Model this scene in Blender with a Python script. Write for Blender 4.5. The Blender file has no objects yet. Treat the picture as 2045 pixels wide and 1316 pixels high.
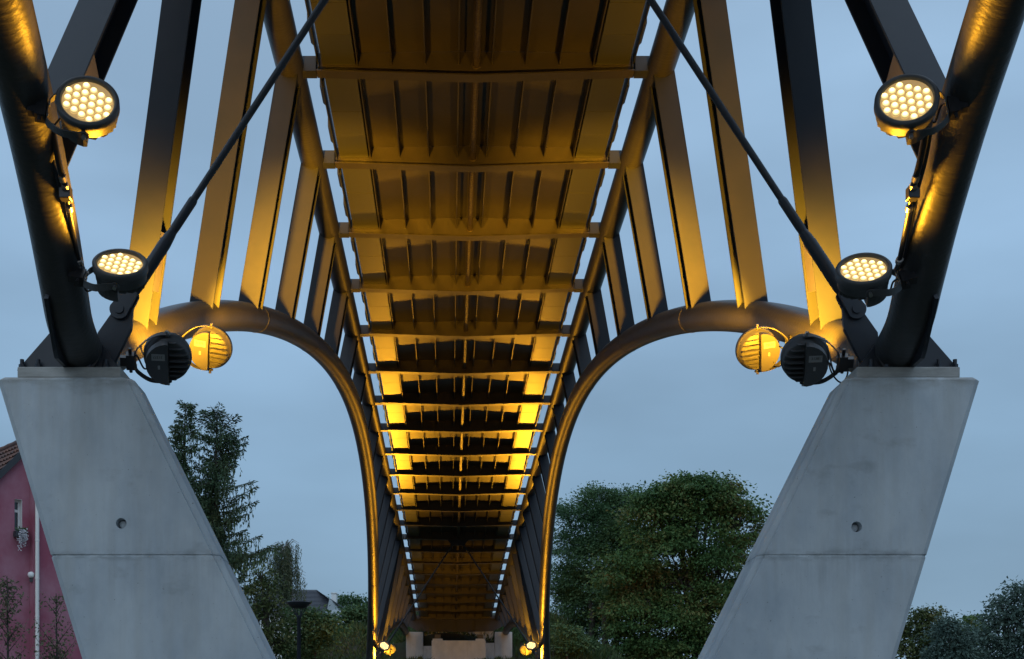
import bpy, bmesh, math, random
import numpy as np
from mathutils import Vector, Matrix

random.seed(7)
rng = np.random.default_rng(11)
scene = bpy.context.scene
C = scene.collection
R = math.radians

# ------------------------------------------------------------------ scale of the place
# u: metres per surveyed unit; the bridge runs along +Y with its centreline on X = 0
U = 0.000763
CAMX, CAMZ = -0.244, 1.6
BAY = 2.0                    # spacing of the cross beams in metres
def at(x, y, D):
    """surveyed sight line (x, y) at D bays from the viewpoint -> metres"""
    return Vector((CAMX + (x - 898) * D * U, BAY * D, CAMZ + (1510 - y) * D * U))

# ------------------------------------------------------------------ camera
cam = bpy.data.cameras.new('camera')
cam.sensor_width = 36.0
cam.lens = 46.14
cam.shift_x = 0.0609
cam.shift_y = 0.4166
cam.clip_start = 0.1
cam.clip_end = 3000
camo = bpy.data.objects.new('camera', cam)
camo.location = (CAMX, 0, CAMZ)
camo.rotation_euler = (R(90), 0, 0)
C.objects.link(camo)
scene.camera = camo

# ------------------------------------------------------------------ world: dusk sky under thin even cloud
SUN_EL, SUN_ROT = R(20), R(195)
world = bpy.data.worlds.new('World')
scene.world = world
world.use_nodes = True
wn, wl = world.node_tree.nodes, world.node_tree.links
wn.clear()
wo = wn.new('ShaderNodeOutputWorld')
bg = wn.new('ShaderNodeBackground')
sky = wn.new('ShaderNodeTexSky')
sky.sky_type = 'NISHITA'
sky.sun_disc = False
sky.sun_elevation = R(4)
sky.sun_rotation = SUN_ROT
tc = wn.new('ShaderNodeTexCoord')
sep = wn.new('ShaderNodeSeparateXYZ')
wl.new(tc.outputs['Generated'], sep.inputs[0])
ramp = wn.new('ShaderNodeValToRGB')
el = ramp.color_ramp.elements
el[0].position = 0.0; el[0].color = (0.200, 0.322, 0.462, 1)
el[1].position = 1.0; el[1].color = (0.66, 0.84, 1.05, 1)
for p, c in ((0.10, (0.210, 0.338, 0.482, 1)), (0.22, (0.228, 0.368, 0.530, 1)), (0.36, (0.285, 0.445, 0.640, 1)), (0.48, (0.315, 0.475, 0.670, 1)), (0.65, (0.42, 0.58, 0.79, 1))):
    e = el.new(p); e.color = c
wl.new(sep.outputs[2], ramp.inputs[0])
mp = wn.new('ShaderNodeMapping'); mp.inputs['Scale'].default_value = (2.0, 2.0, 6.0)
wl.new(tc.outputs['Generated'], mp.inputs[0])
nz = wn.new('ShaderNodeTexNoise'); nz.inputs['Scale'].default_value = 1.6
nz.inputs['Detail'].default_value = 4; nz.inputs['Roughness'].default_value = 0.45
wl.new(mp.outputs[0], nz.inputs['Vector'])
mr = wn.new('ShaderNodeMapRange')
mr.inputs['From Min'].default_value = 0.3; mr.inputs['From Max'].default_value = 0.7
mr.inputs['To Min'].default_value = 0.83; mr.inputs['To Max'].default_value = 1.15
wl.new(nz.outputs[0], mr.inputs[0])
mul = wn.new('ShaderNodeMix'); mul.data_type = 'RGBA'; mul.blend_type = 'MULTIPLY'
mul.inputs[0].default_value = 1.0
wl.new(ramp.outputs[0], mul.inputs[6]); wl.new(mr.outputs[0], mul.inputs[7])
nsc = wn.new('ShaderNodeMix'); nsc.data_type = 'RGBA'; nsc.blend_type = 'MULTIPLY'
nsc.inputs[0].default_value = 1.0; nsc.inputs[7].default_value = (0.12, 0.12, 0.12, 1)
wl.new(sky.outputs[0], nsc.inputs[6])
mix = wn.new('ShaderNodeMix'); mix.data_type = 'RGBA'
mix.inputs[0].default_value = 0.94
wl.new(nsc.outputs[2], mix.inputs[6]); wl.new(mul.outputs[2], mix.inputs[7])
wl.new(mix.outputs[2], bg.inputs[0])
bg.inputs[1].default_value = 1.07
wl.new(bg.outputs[0], wo.inputs[0])

# one soft sun: last glow of the bright western sky, behind the viewer
sl = bpy.data.lights.new('sun', 'SUN')
sl.energy = 0.46
sl.angle = R(60)
sl.color = (0.84, 0.95, 1.0)
so = bpy.data.objects.new('sun', sl)
so.rotation_euler = Vector((0.20, 0.82, -0.54)).to_track_quat('-Z', 'Y').to_euler()
C.objects.link(so)

scene.view_settings.view_transform = 'Standard'
scene.view_settings.look = 'None'
scene.view_settings.exposure = 0.0
scene.view_settings.gamma = 1.0
scene.view_settings.use_curve_mapping = False

LAMP_POWER = 110.0
AMBER = (1.0, 0.425, 0.018)

# ------------------------------------------------------------------ materials
def mat(name, col, rough=0.6, metal=0.0, noise=None, bump=None, spec=0.5, coat=0.0):
    """noise = (scale xyz, second colour, contrast lo, hi); bump = (scale xyz, strength, distance)"""
    m = bpy.data.materials.new(name); m.use_nodes = True
    n, l = m.node_tree.nodes, m.node_tree.links
    p = n['Principled BSDF']
    p.inputs['Base Color'].default_value = (*col, 1)
    p.inputs['Roughness'].default_value = rough
    p.inputs['Metallic'].default_value = metal
    p.inputs['Specular IOR Level'].default_value = spec
    p.inputs['Coat Weight'].default_value = coat
    t = n.new('ShaderNodeTexCoord')
    if noise:
        sc, c2, lo, hi = noise
        a = n.new('ShaderNodeMapping'); a.inputs['Scale'].default_value = sc
        l.new(t.outputs['Object'], a.inputs[0])
        b = n.new('ShaderNodeTexNoise'); b.inputs['Scale'].default_value = 1
        b.inputs['Detail'].default_value = 7; b.inputs['Roughness'].default_value = 0.6
        l.new(a.outputs[0], b.inputs['Vector'])
        q = n.new('ShaderNodeMapRange'); q.inputs['From Min'].default_value = lo; q.inputs['From Max'].default_value = hi
        l.new(b.outputs[0], q.inputs[0])
        x = n.new('ShaderNodeMix'); x.data_type = 'RGBA'
        x.inputs[6].default_value = (*col, 1); x.inputs[7].default_value = (*c2, 1)
        l.new(q.outputs[0], x.inputs[0]); l.new(x.outputs[2], p.inputs['Base Color'])
    if bump:
        sc, st, di = bump
        a = n.new('ShaderNodeMapping'); a.inputs['Scale'].default_value = sc
        l.new(t.outputs['Object'], a.inputs[0])
        b = n.new('ShaderNodeTexNoise'); b.inputs['Scale'].default_value = 1
        b.inputs['Detail'].default_value = 3
        l.new(a.outputs[0], b.inputs['Vector'])
        q = n.new('ShaderNodeBump'); q.inputs['Strength'].default_value = st; q.inputs['Distance'].default_value = di
        l.new(b.outputs[0], q.inputs['Height']); l.new(q.outputs[0], p.inputs['Normal'])
    return m

M_STEEL = mat('steel paint', (0.021, 0.027, 0.039), 0.42, 0.0, noise=((3, 3, 3), (0.030, 0.034, 0.043), 0.35, 0.75),
              bump=((9, 9, 9), 0.12, 0.01), spec=0.40)
M_DECK = mat('steel deck paint', (0.044, 0.043, 0.040), 0.38, 0.15, noise=((4, 2, 4), (0.060, 0.054, 0.046), 0.35, 0.75),
             bump=((5, 5, 5), 0.25, 0.01))
M_TUBE = mat('rolled steel tube paint', (0.046, 0.048, 0.052), 0.45, 0.22, noise=((4, 4, 4), (0.066, 0.065, 0.063), 0.35, 0.75),
             bump=((7, 38, 30), 0.36, 0.010))
M_ROD = mat('tie rod paint', (0.03, 0.035, 0.045), 0.45, 0.2)
M_FOIL = mat('pipe lagging', (0.10, 0.085, 0.06), 0.45, 0.3, noise=((40, 14, 40), (0.05, 0.04, 0.03), 0.4, 0.7), bump=((30, 22, 30), 0.9, 0.01))
M_PANEL = mat('edge panel paint', (0.092, 0.100, 0.072), 0.36, 0.45, bump=((6, 6, 6), 0.12, 0.006))
M_LAMP = mat('lamp housing paint', (0.070, 0.073, 0.077), 0.5, 0.1)
M_LABEL = mat('label foil', (0.28, 0.29, 0.29), 0.5)
M_INK = mat('label ink', (0.03, 0.03, 0.03), 0.6)
M_COVER = mat('cover plate paint', (0.075, 0.075, 0.075), 0.5)
M_ZINC = mat('zinc bolts', (0.45, 0.45, 0.45), 0.3, 0.9)
M_CABLE = mat('black cable', (0.012, 0.012, 0.014), 0.45)
M_CONDUIT = mat('black conduit', (0.03, 0.03, 0.034), 0.3, 0.2)
M_PLATE = mat('galvanised plate', (0.46, 0.45, 0.43), 0.7, 0.0, noise=((6, 6, 20), (0.30, 0.29, 0.27), 0.35, 0.7))

def concrete_mat():
    m = mat('fair-faced concrete', (0.40, 0.395, 0.38), 0.85, 0, spec=0.25)
    n, l = m.node_tree.nodes, m.node_tree.links
    p = n['Principled BSDF']; t = n.new('ShaderNodeTexCoord')
    def nz(scale, detail, lo, hi):
        a = n.new('ShaderNodeMapping'); a.inputs['Scale'].default_value = scale
        l.new(t.outputs['Object'], a.inputs[0])
        b = n.new('ShaderNodeTexNoise'); b.inputs['Scale'].default_value = 1; b.inputs['Detail'].default_value = detail
        b.inputs['Roughness'].default_value = 0.62
        l.new(a.outputs[0], b.inputs['Vector'])
        q = n.new('ShaderNodeMapRange'); q.inputs['From Min'].default_value = lo; q.inputs['From Max'].default_value = hi
        l.new(b.outputs[0], q.inputs[0]); return q
    clouds = nz((2.6, 2.6, 1.6), 7, 0.38, 0.66)
    streak = nz((9, 9, 0.7), 5, 0.45, 0.80)
    pores = nz((55, 55, 55), 2, 0.70, 0.76)
    grime = nz((3.5, 3.5, 6), 8, 0.60, 0.80)
    cur = None
    for fac, col, amt in ((clouds, (0.43, 0.475, 0.52), 1.0), (streak, (0.42, 0.41, 0.38), 0.45), (grime, (0.20, 0.20, 0.20), 0.45), (pores, (0.12, 0.12, 0.12), 0.7)):
        x = n.new('ShaderNodeMix'); x.data_type = 'RGBA'
        k = n.new('ShaderNodeMath'); k.operation = 'MULTIPLY'; k.inputs[1].default_value = amt
        l.new(fac.outputs[0], k.inputs[0]); l.new(k.outputs[0], x.inputs[0])
        if cur is None: x.inputs[6].default_value = (0.58, 0.615, 0.64, 1)
        else: l.new(cur, x.inputs[6])
        x.inputs[7].default_value = (*col, 1)
        cur = x.outputs[2]
    sp = n.new('ShaderNodeSeparateXYZ'); l.new(t.outputs['Object'], sp.inputs[0])
    def band(z0, half, scale, lo, hi, col, amt):
        global_cur = None
        d = n.new('ShaderNodeMath'); d.operation = 'SUBTRACT'; d.inputs[1].default_value = z0; l.new(sp.outputs[2], d.inputs[0])
        a_ = n.new('ShaderNodeMath'); a_.operation = 'ABSOLUTE'; l.new(d.outputs[0], a_.inputs[0])
        q = n.new('ShaderNodeMapRange'); q.inputs['From Min'].default_value = half; q.inputs['From Max'].default_value = 0.0
        l.new(a_.outputs[0], q.inputs[0])
        w = nz(scale, 8, lo, hi)
        k = n.new('ShaderNodeMath'); k.operation = 'MULTIPLY'; l.new(q.outputs[0], k.inputs[0]); l.new(w.outputs[0], k.inputs[1])
        k2 = n.new('ShaderNodeMath'); k2.operation = 'MULTIPLY'; k2.inputs[1].default_value = amt; l.new(k.outputs[0], k2.inputs[0])
        x = n.new('ShaderNodeMix'); x.data_type = 'RGBA'; l.new(k2.outputs[0], x.inputs[0]); l.new(cur, x.inputs[6]); x.inputs[7].default_value = (*col, 1)
        return x.outputs[2]
    cur = band(2.851, 0.045, (10, 10, 26), 0.42, 0.62, (0.20, 0.205, 0.21), 0.6)
    cur = band(2.80, 0.35, (14, 14, 1.2), 0.50, 0.72, (0.30, 0.315, 0.33), 0.40)
    cur = band(3.97, 0.10, (5, 5, 16), 0.40, 0.62, (0.24, 0.21, 0.175), 0.75)
    cur = band(3.90, 0.75, (7, 7, 0.8), 0.46, 0.70, (0.36, 0.35, 0.32), 0.45)
    l.new(cur, p.inputs['Base Color'])
    b = n.new('ShaderNodeBump'); b.inputs['Strength'].default_value = 0.25; b.inputs['Distance'].default_value = 0.01
    l.new(clouds.outputs[0], b.inputs['Height']); l.new(b.outputs[0], p.inputs['Normal'])
    return m
M_CONC = concrete_mat()

def emit_mat(name, col, strength):
    m = bpy.data.materials.new(name); m.use_nodes = True
    p = m.node_tree.nodes['Principled BSDF']
    p.inputs['Base Color'].default_value = (0.5, 0.4, 0.2, 1)
    p.inputs['Emission Color'].default_value = (*col, 1)
    p.inputs['Emission Strength'].default_value = strength
    return m
def lens_mat():
    # a lit LED lens: white-hot where its axis faces the viewer, yellow at the rim of the lens
    m = emit_mat('lit led lens', (1.0, 0.74, 0.30), 1.6)
    n, l = m.node_tree.nodes, m.node_tree.links
    p = n['Principled BSDF']; t = n.new('ShaderNodeAttribute'); t.attribute_name = 'core'
    r = n.new('ShaderNodeMapRange'); r.inputs['To Min'].default_value = 0.42; r.inputs['To Max'].default_value = 5.0
    l.new(t.outputs['Fac'], r.inputs[0]); l.new(r.outputs[0], p.inputs['Emission Strength'])
    return m
M_LENS = lens_mat()
M_REFL = emit_mat('lamp reflector', (1.0, 0.62, 0.25), 0.30)

def leaf_mat(name, cols, trans=0.25):
    m = bpy.data.materials.new(name); m.use_nodes = True
    n, l = m.node_tree.nodes, m.node_tree.links
    p = n['Principled BSDF']; p.inputs['Roughness'].default_value = 0.6
    p.inputs['Specular IOR Level'].default_value = 0.25
    g = n.new('ShaderNodeNewGeometry'); t = n.new('ShaderNodeTexCoord')
    b = n.new('ShaderNodeTexNoise'); b.inputs['Scale'].default_value = 0.55; b.inputs['Detail'].default_value = 2
    l.new(t.outputs['Object'], b.inputs['Vector'])
    add = n.new('ShaderNodeMath'); add.operation = 'MULTIPLY_ADD'; add.inputs[1].default_value = 0.5
    l.new(g.outputs['Random Per Island'], add.inputs[0])
    s = n.new('ShaderNodeMath'); s.operation = 'MULTIPLY_ADD'; s.inputs[1].default_value = 1.5; s.inputs[2].default_value = -0.5
    l.new(b.outputs[0], s.inputs[0]); l.new(s.outputs[0], add.inputs[2])
    r = n.new('ShaderNodeValToRGB'); r.color_ramp.elements[0].color = (*cols[0], 1); r.color_ramp.elements[1].color = (*cols[-1], 1)
    for i, c in enumerate(cols[1:-1]):
        e = r.color_ramp.elements.new((i + 1) / (len(cols) - 1)); e.color = (*c, 1)
    l.new(add.outputs[0], r.inputs[0]); l.new(r.outputs[0], p.inputs['Base Color'])
    tr = n.new('ShaderNodeBsdfTranslucent'); l.new(r.outputs[0], tr.inputs[0])
    mx = n.new('ShaderNodeMixShader'); mx.inputs[0].default_value = trans
    l.new(p.outputs[0], mx.inputs[1]); l.new(tr.outputs[0], mx.inputs[2])
    l.new(mx.outputs[0], n['Material Output'].inputs[0])
    return m
M_BARK = mat('bark', (0.045, 0.038, 0.030), 0.9, noise=((10, 10, 3), (0.075, 0.065, 0.055), 0.4, 0.7), bump=((18, 18, 4), 0.6, 0.02))
M_BIRCH = mat('birch bark', (0.30, 0.29, 0.27), 0.8, noise=((6, 6, 14), (0.06, 0.055, 0.05), 0.5, 0.62))

# ------------------------------------------------------------------ mesh helpers
class MB:
    def __init__(s): s.v, s.f, s.s = [], [], []
    def add(s, verts, faces, smooth=False):
        o = len(s.v); s.v += [tuple(v) for v in verts]
        for f in faces: s.f.append([i + o for i in f]); s.s.append(smooth)
        return s
    def box(s, lo, hi, M=None):
        x0, y0, z0 = lo; x1, y1, z1 = hi
        v = [Vector(p) for p in ((x0,y0,z0),(x1,y0,z0),(x1,y1,z0),(x0,y1,z0),(x0,y0,z1),(x1,y0,z1),(x1,y1,z1),(x0,y1,z1))]
        if M is not None: v = [M @ p for p in v]
        return s.add(v, [(0,3,2,1),(4,5,6,7),(0,1,5,4),(1,2,6,5),(2,3,7,6),(3,0,4,7)])
    def prism(s, poly, d0, d1, fn):
        """poly of (a, b) extruded between depths d0 and d1; fn(a, b, d) -> point"""
        n = len(poly)
        v = [fn(float(a), float(b), float(d0)) for a, b in poly] + [fn(float(a), float(b), float(d1)) for a, b in poly]
        f = [tuple(range(n - 1, -1, -1)), tuple(range(n, 2 * n))]
        f += [(i, (i + 1) % n, n + (i + 1) % n, n + i) for i in range(n)]
        return s.add(v, f)
    def tube(s, pts, rad, seg=16, caps=True):
        pts = [Vector(p) for p in pts]; n = len(pts)
        rads = [float(q) for q in rad] if isinstance(rad, (list, tuple)) else [float(rad)] * n
        t0 = (pts[1] - pts[0]).normalized()
        a = t0.orthogonal().normalized(); b = t0.cross(a)
        rings = []; prev = t0
        for i, p in enumerate(pts):
            t = (pts[min(i + 1, n - 1)] - pts[max(i - 1, 0)]).normalized()
            q = prev.rotation_difference(t); a = q @ a; b = q @ b; prev = t
            rings.append([p + rads[i] * (math.cos(2 * math.pi * k / seg) * a + math.sin(2 * math.pi * k / seg) * b) for k in range(seg)])
        s.add([v for r in rings for v in r],
              [(i * seg + k, i * seg + (k + 1) % seg, (i + 1) * seg + (k + 1) % seg, (i + 1) * seg + k) for i in range(n - 1) for k in range(seg)], True)
        if caps:
            s.add(rings[0], [tuple(range(seg - 1, -1, -1))]); s.add(rings[-1], [tuple(range(seg))])
        return s
    def lathe(s, prof, seg=32, M=None, smooth=True):
        v = []
        for r, z in prof:
            for k in range(seg):
                p = Vector((r * math.cos(2 * math.pi * k / seg), r * math.sin(2 * math.pi * k / seg), z))
                v.append(M @ p if M is not None else p)
        n = len(prof)
        return s.add(v, [(i * seg + k, i * seg + (k + 1) % seg, (i + 1) * seg + (k + 1) % seg, (i + 1) * seg + k) for i in range(n - 1) for k in range(seg)], smooth)
    def mesh(s, name, m=None):
        me = bpy.data.meshes.new(name); me.from_pydata(s.v, [], s.f); me.validate()
        if len(me.polygons) == len(s.s): me.polygons.foreach_set('use_smooth', s.s)
        bm = bmesh.new(); bm.from_mesh(me); bmesh.ops.recalc_face_normals(bm, faces=bm.faces); bm.to_mesh(me); bm.free()
        if m: me.materials.append(m)
        return me

def link(o, parent=None):
    C.objects.link(o)
    if parent is not None:
        o.parent = parent
    return o
def props(o, label=None, cat=None, group=None, kind=None):
    if label: o['label'] = label
    if cat: o['category'] = cat
    if group: o['group'] = group
    if kind: o['kind'] = kind
    return o
def empty(name, loc, label=None, cat=None, group=None, M=None):
    o = bpy.data.objects.new(name, None); o.empty_display_size = 0.2
    if M is not None: o.matrix_local = M
    else: o.location = loc
    C.objects.link(o)
    return props(o, label, cat, group)
def world_of(o):
    M = o.matrix_basis.copy()
    while o.parent is not None:
        M = o.parent.matrix_basis @ o.matrix_parent_inverse @ M if False else (o.parent.matrix_basis @ (o.matrix_parent_inverse @ M))
        o = o.parent
    return M
def obj(name, mb, m, parent=None, local=False, bevel=0):
    """mb in world metres (or in the parent's frame when local=True)"""
    me = mb if isinstance(mb, bpy.types.Mesh) else mb.mesh(name, m)
    o = bpy.data.objects.new(name, me); C.objects.link(o)
    if parent is not None:
        o.parent = parent
        if not local: o.matrix_parent_inverse = world_of(parent).inverted()
    if bevel:
        b = o.modifiers.new('bevel', 'BEVEL'); b.width = bevel; b.segments = 1; b.limit_method = 'ANGLE'
    return o
def copy_tree(o, parent=None):
    c = o.copy(); C.objects.link(c)
    if parent is not None: c.parent = parent
    for ch in list(o.children): copy_tree(ch, c)
    return c
def catmull(pts, n):
    P = [Vector(p) for p in pts]; out = []
    for i in range(len(P) - 1):
        p0 = P[max(i - 1, 0)]; p1 = P[i]; p2 = P[i + 1]; p3 = P[min(i + 2, len(P) - 1)]
        for k in range(n):
            t = k / n
            out.append(0.5 * ((2 * p1) + (p2 - p0) * t + (2 * p0 - 5 * p1 + 4 * p2 - p3) * t * t + (3 * p1 - p0 - 3 * p2 + p3) * t ** 3))
    out.append(P[-1]); return out

# ------------------------------------------------------------------ terrain
def ss(a, b, x):
    t = min(1, max(0, (x - a) / (b - a))); return t * t * (3 - 2 * t)
def ground_h(x, y):
    ax = abs(x)
    side = 1 - ss(3.2, 17 if x < 0 else 15, ax)
    ramp = ss(41.5, 51.5, y)
    h = 6.35 * ramp * side * (1 - 0.75 * ss(62, 95, y))
    h += 0.18 * math.sin(x * 1.3 + 0.5 * y) * ramp + 0.12 * math.sin(2.1 * y - x * 0.7) * ramp
    # under the bridge the bank stays low in front of the abutment; behind it the bank goes on rising
    low = 4.7 + 0.25 * math.sin(x * 2 + y)
    k = (1 - ss(2.4, 3.9, ax)) * (1 - ss(53.9, 54.3, y))
    h = h * (1 - k) + min(h, low) * k
    h += 1.5 * ss(54, 58, y) * (1 - ss(4, 13, ax)) * (1 - ss(62, 80, y))
    return h
xs = [-1500, -600, -250, -120] + [i * 0.75 for i in range(-80, 81)] + [120, 250, 600, 1500]
ys = [-300, -100, -40] + [i * 1.5 for i in range(-10, 26)] + [39 + i * 0.5 for i in range(0, 50)] + [64 + i * 2.5 for i in range(0, 18)] + [150, 300, 800, 2500]
gv = [(x, y, ground_h(x, y)) for y in ys for x in xs]
nx = len(xs)
gf = [(j * nx + i, j * nx + i + 1, (j + 1) * nx + i + 1, (j + 1) * nx + i) for j in range(len(ys) - 1) for i in range(nx - 1)]
M_GROUND = mat('rough grass soil', (0.022, 0.036, 0.016), 0.95, noise=((1.2, 1.2, 1.2), (0.045, 0.034, 0.026), 0.42, 0.66), bump=((9, 9, 9), 0.8, 0.05))
g = obj('ground', MB().add(gv, gf, True), M_GROUND); props(g, kind='structure')

# ------------------------------------------------------------------ the footbridge
MID = 11.7
NEAR, FAR = 4.2, 19.2
K0, K1 = -9, 21
def D_of(k): return 6.2 + k
def deckZ(D): return 8660 - 4.7 * (D - MID) ** 2
def planeX(Z): return 2290 + 0.204 * (8660 - Z)
def P(side, D, Z, X=None):
    return Vector((side * (planeX(Z) if X is None else X) * U, BAY * D, CAMZ + Z * U))

bridge = empty('footbridge', (0, BAY * MID, 0), 'dark steel footbridge on tubular arches seen from underneath', 'footbridge')

# -- tubes
half = [(4.12, 3335), (4.20, 3345), (4.29, 3395), (4.43, 3560), (4.57, 3740), (4.84, 4120), (5.37, 4690), (5.97, 5230), (6.73, 5870), (7.98, 6690), (8.83, 7165), (10.27, 7680), (11.7, 7830)]
tt = np.array([d - MID for d, z in half[4:]]); cf = np.polyfit(tt ** 2, np.array([z for d, z in half[4:]]), 3)
half = half[:4] + [(float(d), float(np.polyval(cf, (d - MID) ** 2))) for d in np.linspace(4.62, MID, 22)]
arch = half + [(2 * MID - d, z) for d, z in reversed(half[:-1])]
nearleg = [(4.28, 3335), (4.20, 3340), (4.11, 3375), (3.99, 3470), (3.86, 3680), (3.63, 4040), (3.28, 4500), (2.6, 5250), (1.8, 5950), (0.8, 6500), (-0.6, 6880), (-2.6, 7050)]
farleg = [(2 * MID - d, z) for d, z in nearleg[:6]] + [(20.1, 4450), (21.0, 5150), (22.0, 5700), (23.2, 6150), (24.6, 6480), (26.2, 6640), (27.1, 6680)]
def curveZ(tab, D):
    t = sorted(tab); return float(np.interp(D, [a for a, b in t], [b for a, b in t]))
for s in (-1, 1):
    for tab in (arch, nearleg, farleg):
        obj('arch_tube', MB().tube(catmull([P(s, d, z) for d, z in tab], 5), 0.137, 40), M_TUBE, bridge)
    line = catmull([P(s, d, z) for d, z in arch], 8)
    for fr in (0.045, 0.20, 0.30, 0.42, 0.56, 0.68, 0.80, 0.90):
        i = int(fr * (len(line) - 2)); t = (line[i + 1] - line[i]).normalized(); a = t.orthogonal().normalized(); b_ = t.cross(a)
        ring = [line[i] + 0.1375 * (math.cos(q) * a + math.sin(q) * b_) for q in np.linspace(0, 2 * math.pi, 41)]
        obj('weld_seam', MB().tube(ring, 0.0022, 6, False), M_TUBE, bridge)
    pts = [P(s, d, deckZ(d), 2290) for d in np.arange(D_of(K0), D_of(K1) + 0.01, 0.5)]
    obj('top_chord_tube', MB().tube(pts, 0.133, 32), M_TUBE, bridge)

# -- struts: H sections lying in the inclined plane of the arch
def strut(side, Dt, Db, tab, cover=False):
    top = P(side, Dt, deckZ(Dt), 2290); bot = P(side, Db, curveZ(tab, Db))
    ax = top - bot; L = ax.length; ax.normalize()
    n = Vector((side, 0, 0.204)).normalized(); n = (n - n.dot(ax) * ax).normalized()
    d = ax.cross(n).normalized()
    if d.y < 0: d = -d
    M = Matrix((n, d, ax)).transposed().to_4x4(); M.translation = bot
    b = MB()
    b.box((-0.1, -0.118, 0), (0.1, -0.103, L), M); b.box((-0.1, 0.103, 0), (0.1, 0.118, L), M); b.box((-0.007, -0.1028, 0), (0.007, 0.1028, L), M)
    o = obj('strut', b, M_STEEL, bridge, bevel=0.003)
    if cover:
        c = MB().box((-0.088, -0.098, 0.34), (-0.080, 0.098, 0.74), M)
        obj('cover_plate', c, M_COVER, o)
for s in (-1, 1):
    for k in range(K0 + 1, K1):
        Dt = D_of(k)
        off = {0: 0.5, 1: 0.36, 2: 0.24, 3: 0.16, 4: 0.14, 5: 0.08}
        if k in (-2, 13):
            c = NEAR if k == -2 else FAR
            strut(s, Dt, c + (0.5 if k == -2 else 0.68), arch if k == -2 else farleg, True); strut(s, Dt, c - (0.68 if k == -2 else 0.5), nearleg if k == -2 else arch, True)
        else:
            j = min(k + 2, 13 - k) if -2 < k < 13 else (-2 - k if k < -2 else k - 13)
            sg = (1 if k < 5.5 else -1) if -2 < k < 13 else (-1 if k < -2 else 1)
            Db = Dt + sg * off.get(j, 0.0)
            tab = arch if -2 < k < 13 else (nearleg if k < -2 else farleg)
            Db = min(Db, 26.9)
            strut(s, Dt, Db, tab)

# -- cross beams and deck bays (shared meshes, one object each)
HW = 1.50
def bl(x): return -0.093 + (0.045) * abs(x) / HW        # underside of the beam, V shaped
b = MB()
xsb = [-HW, 0, HW]
b.prism([(-HW, 0.138), (-HW, bl(HW) + 0.012), (0, bl(0) + 0.012), (HW, bl(HW) + 0.012), (HW, 0.138), (0, 0.164)], -0.008, 0.008, lambda a, c, d: Vector((a, d, c)))
for s in (-1, 1):
    x0, x1 = sorted((0, s * HW)); 
    b.prism([(x0, bl(x0)), (x1, bl(x1)), (x1, bl(x1) + 0.0118), (x0, bl(x0) + 0.0118)], -0.055, 0.085, lambda a, c, d: Vector((a, d, c)))
BEAM = b.mesh('cross_beam', M_DECK)
b = MB()
b.box((HW + 0.002, -0.07, 0.068), (1.70, 0.07, 0.08)); b.box((HW + 0.002, -0.07, -0.060), (1.70, 0.07, -0.048))
b.box((HW + 0.002, -0.070, -0.0478), (1.70, -0.060, 0.0678)); b.box((HW + 0.002, 0.060, -0.0478), (1.70, 0.070, 0.0678))
ARM = b.mesh('beam_arm', M_STEEL)
def crown(x): return 0.132 + 0.026 * (1 - abs(x) / HW)
b = MB()
for s in (-1, 1):
    x0, x1 = sorted((0, s * 1.455))
    b.prism([(x0, crown(x0)), (x1, crown(x1)), (x1, crown(x1) + 0.014), (x0, crown(x0) + 0.014)], 0.0085, BAY - 0.0085, lambda a, c, d: Vector((a, d, c)))
DECKP = b.mesh('deck_plate', M_DECK)
RIB = MB().box((-0.006, 0.0085, 0.030), (0.006, BAY - 0.0085, 0.150)).mesh('rib', M_DECK)
TRAY_A = MB().box((-0.155, 0.012, 0.026), (0.155, 0.92, 0.032)).mesh('edge_panel', M_PANEL)
TRAY_B = MB().box((-0.155, 0.926, 0.025), (0.155, 1.44, 0.031)).mesh('edge_panel', M_PANEL)
TRAY_C = MB().box((-0.155, 1.446, 0.026), (0.155, BAY - 0.012, 0.032)).mesh('edge_panel', M_PANEL)
CHAN = MB().box((-0.005, 0.012, 0.016), (0.005, BAY - 0.012, 0.139)).mesh('edge_channel', M_DECK)
FASC = MB().box((-0.006, -0.06, -0.014), (0.006, BAY - 0.10, 0.20)).box((-0.004, 0.30, -0.014), (0.02, 0.34, 0.10)).mesh('fascia', M_STEEL)
b = MB()
b.prism([(0.0, 0.02), (0.030, 0.05), (0.030, 0.2), (0.0, 0.2)], 0, 0.34, lambda a, c, d: Vector((a, d, c)))
BRACK = b.mesh('rail_bracket', M_STEEL)
b = MB(); b.tube([(0, y, 0) for y in np.linspace(0.01, BAY - 0.012, 14)], [0.033 + 0.003 * (i % 2) for i in range(14)], 12)
DUCT = b.mesh('drain_pipe', M_FOIL)
b = MB(); b.tube([(0.042 * math.cos(t), 0, 0.042 * math.sin(t)) for t in np.linspace(math.pi * 0.95, math.pi * 2.05, 12)], 0.006, 6)
COLLAR = b.mesh('pipe_collar', M_FOIL)
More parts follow.
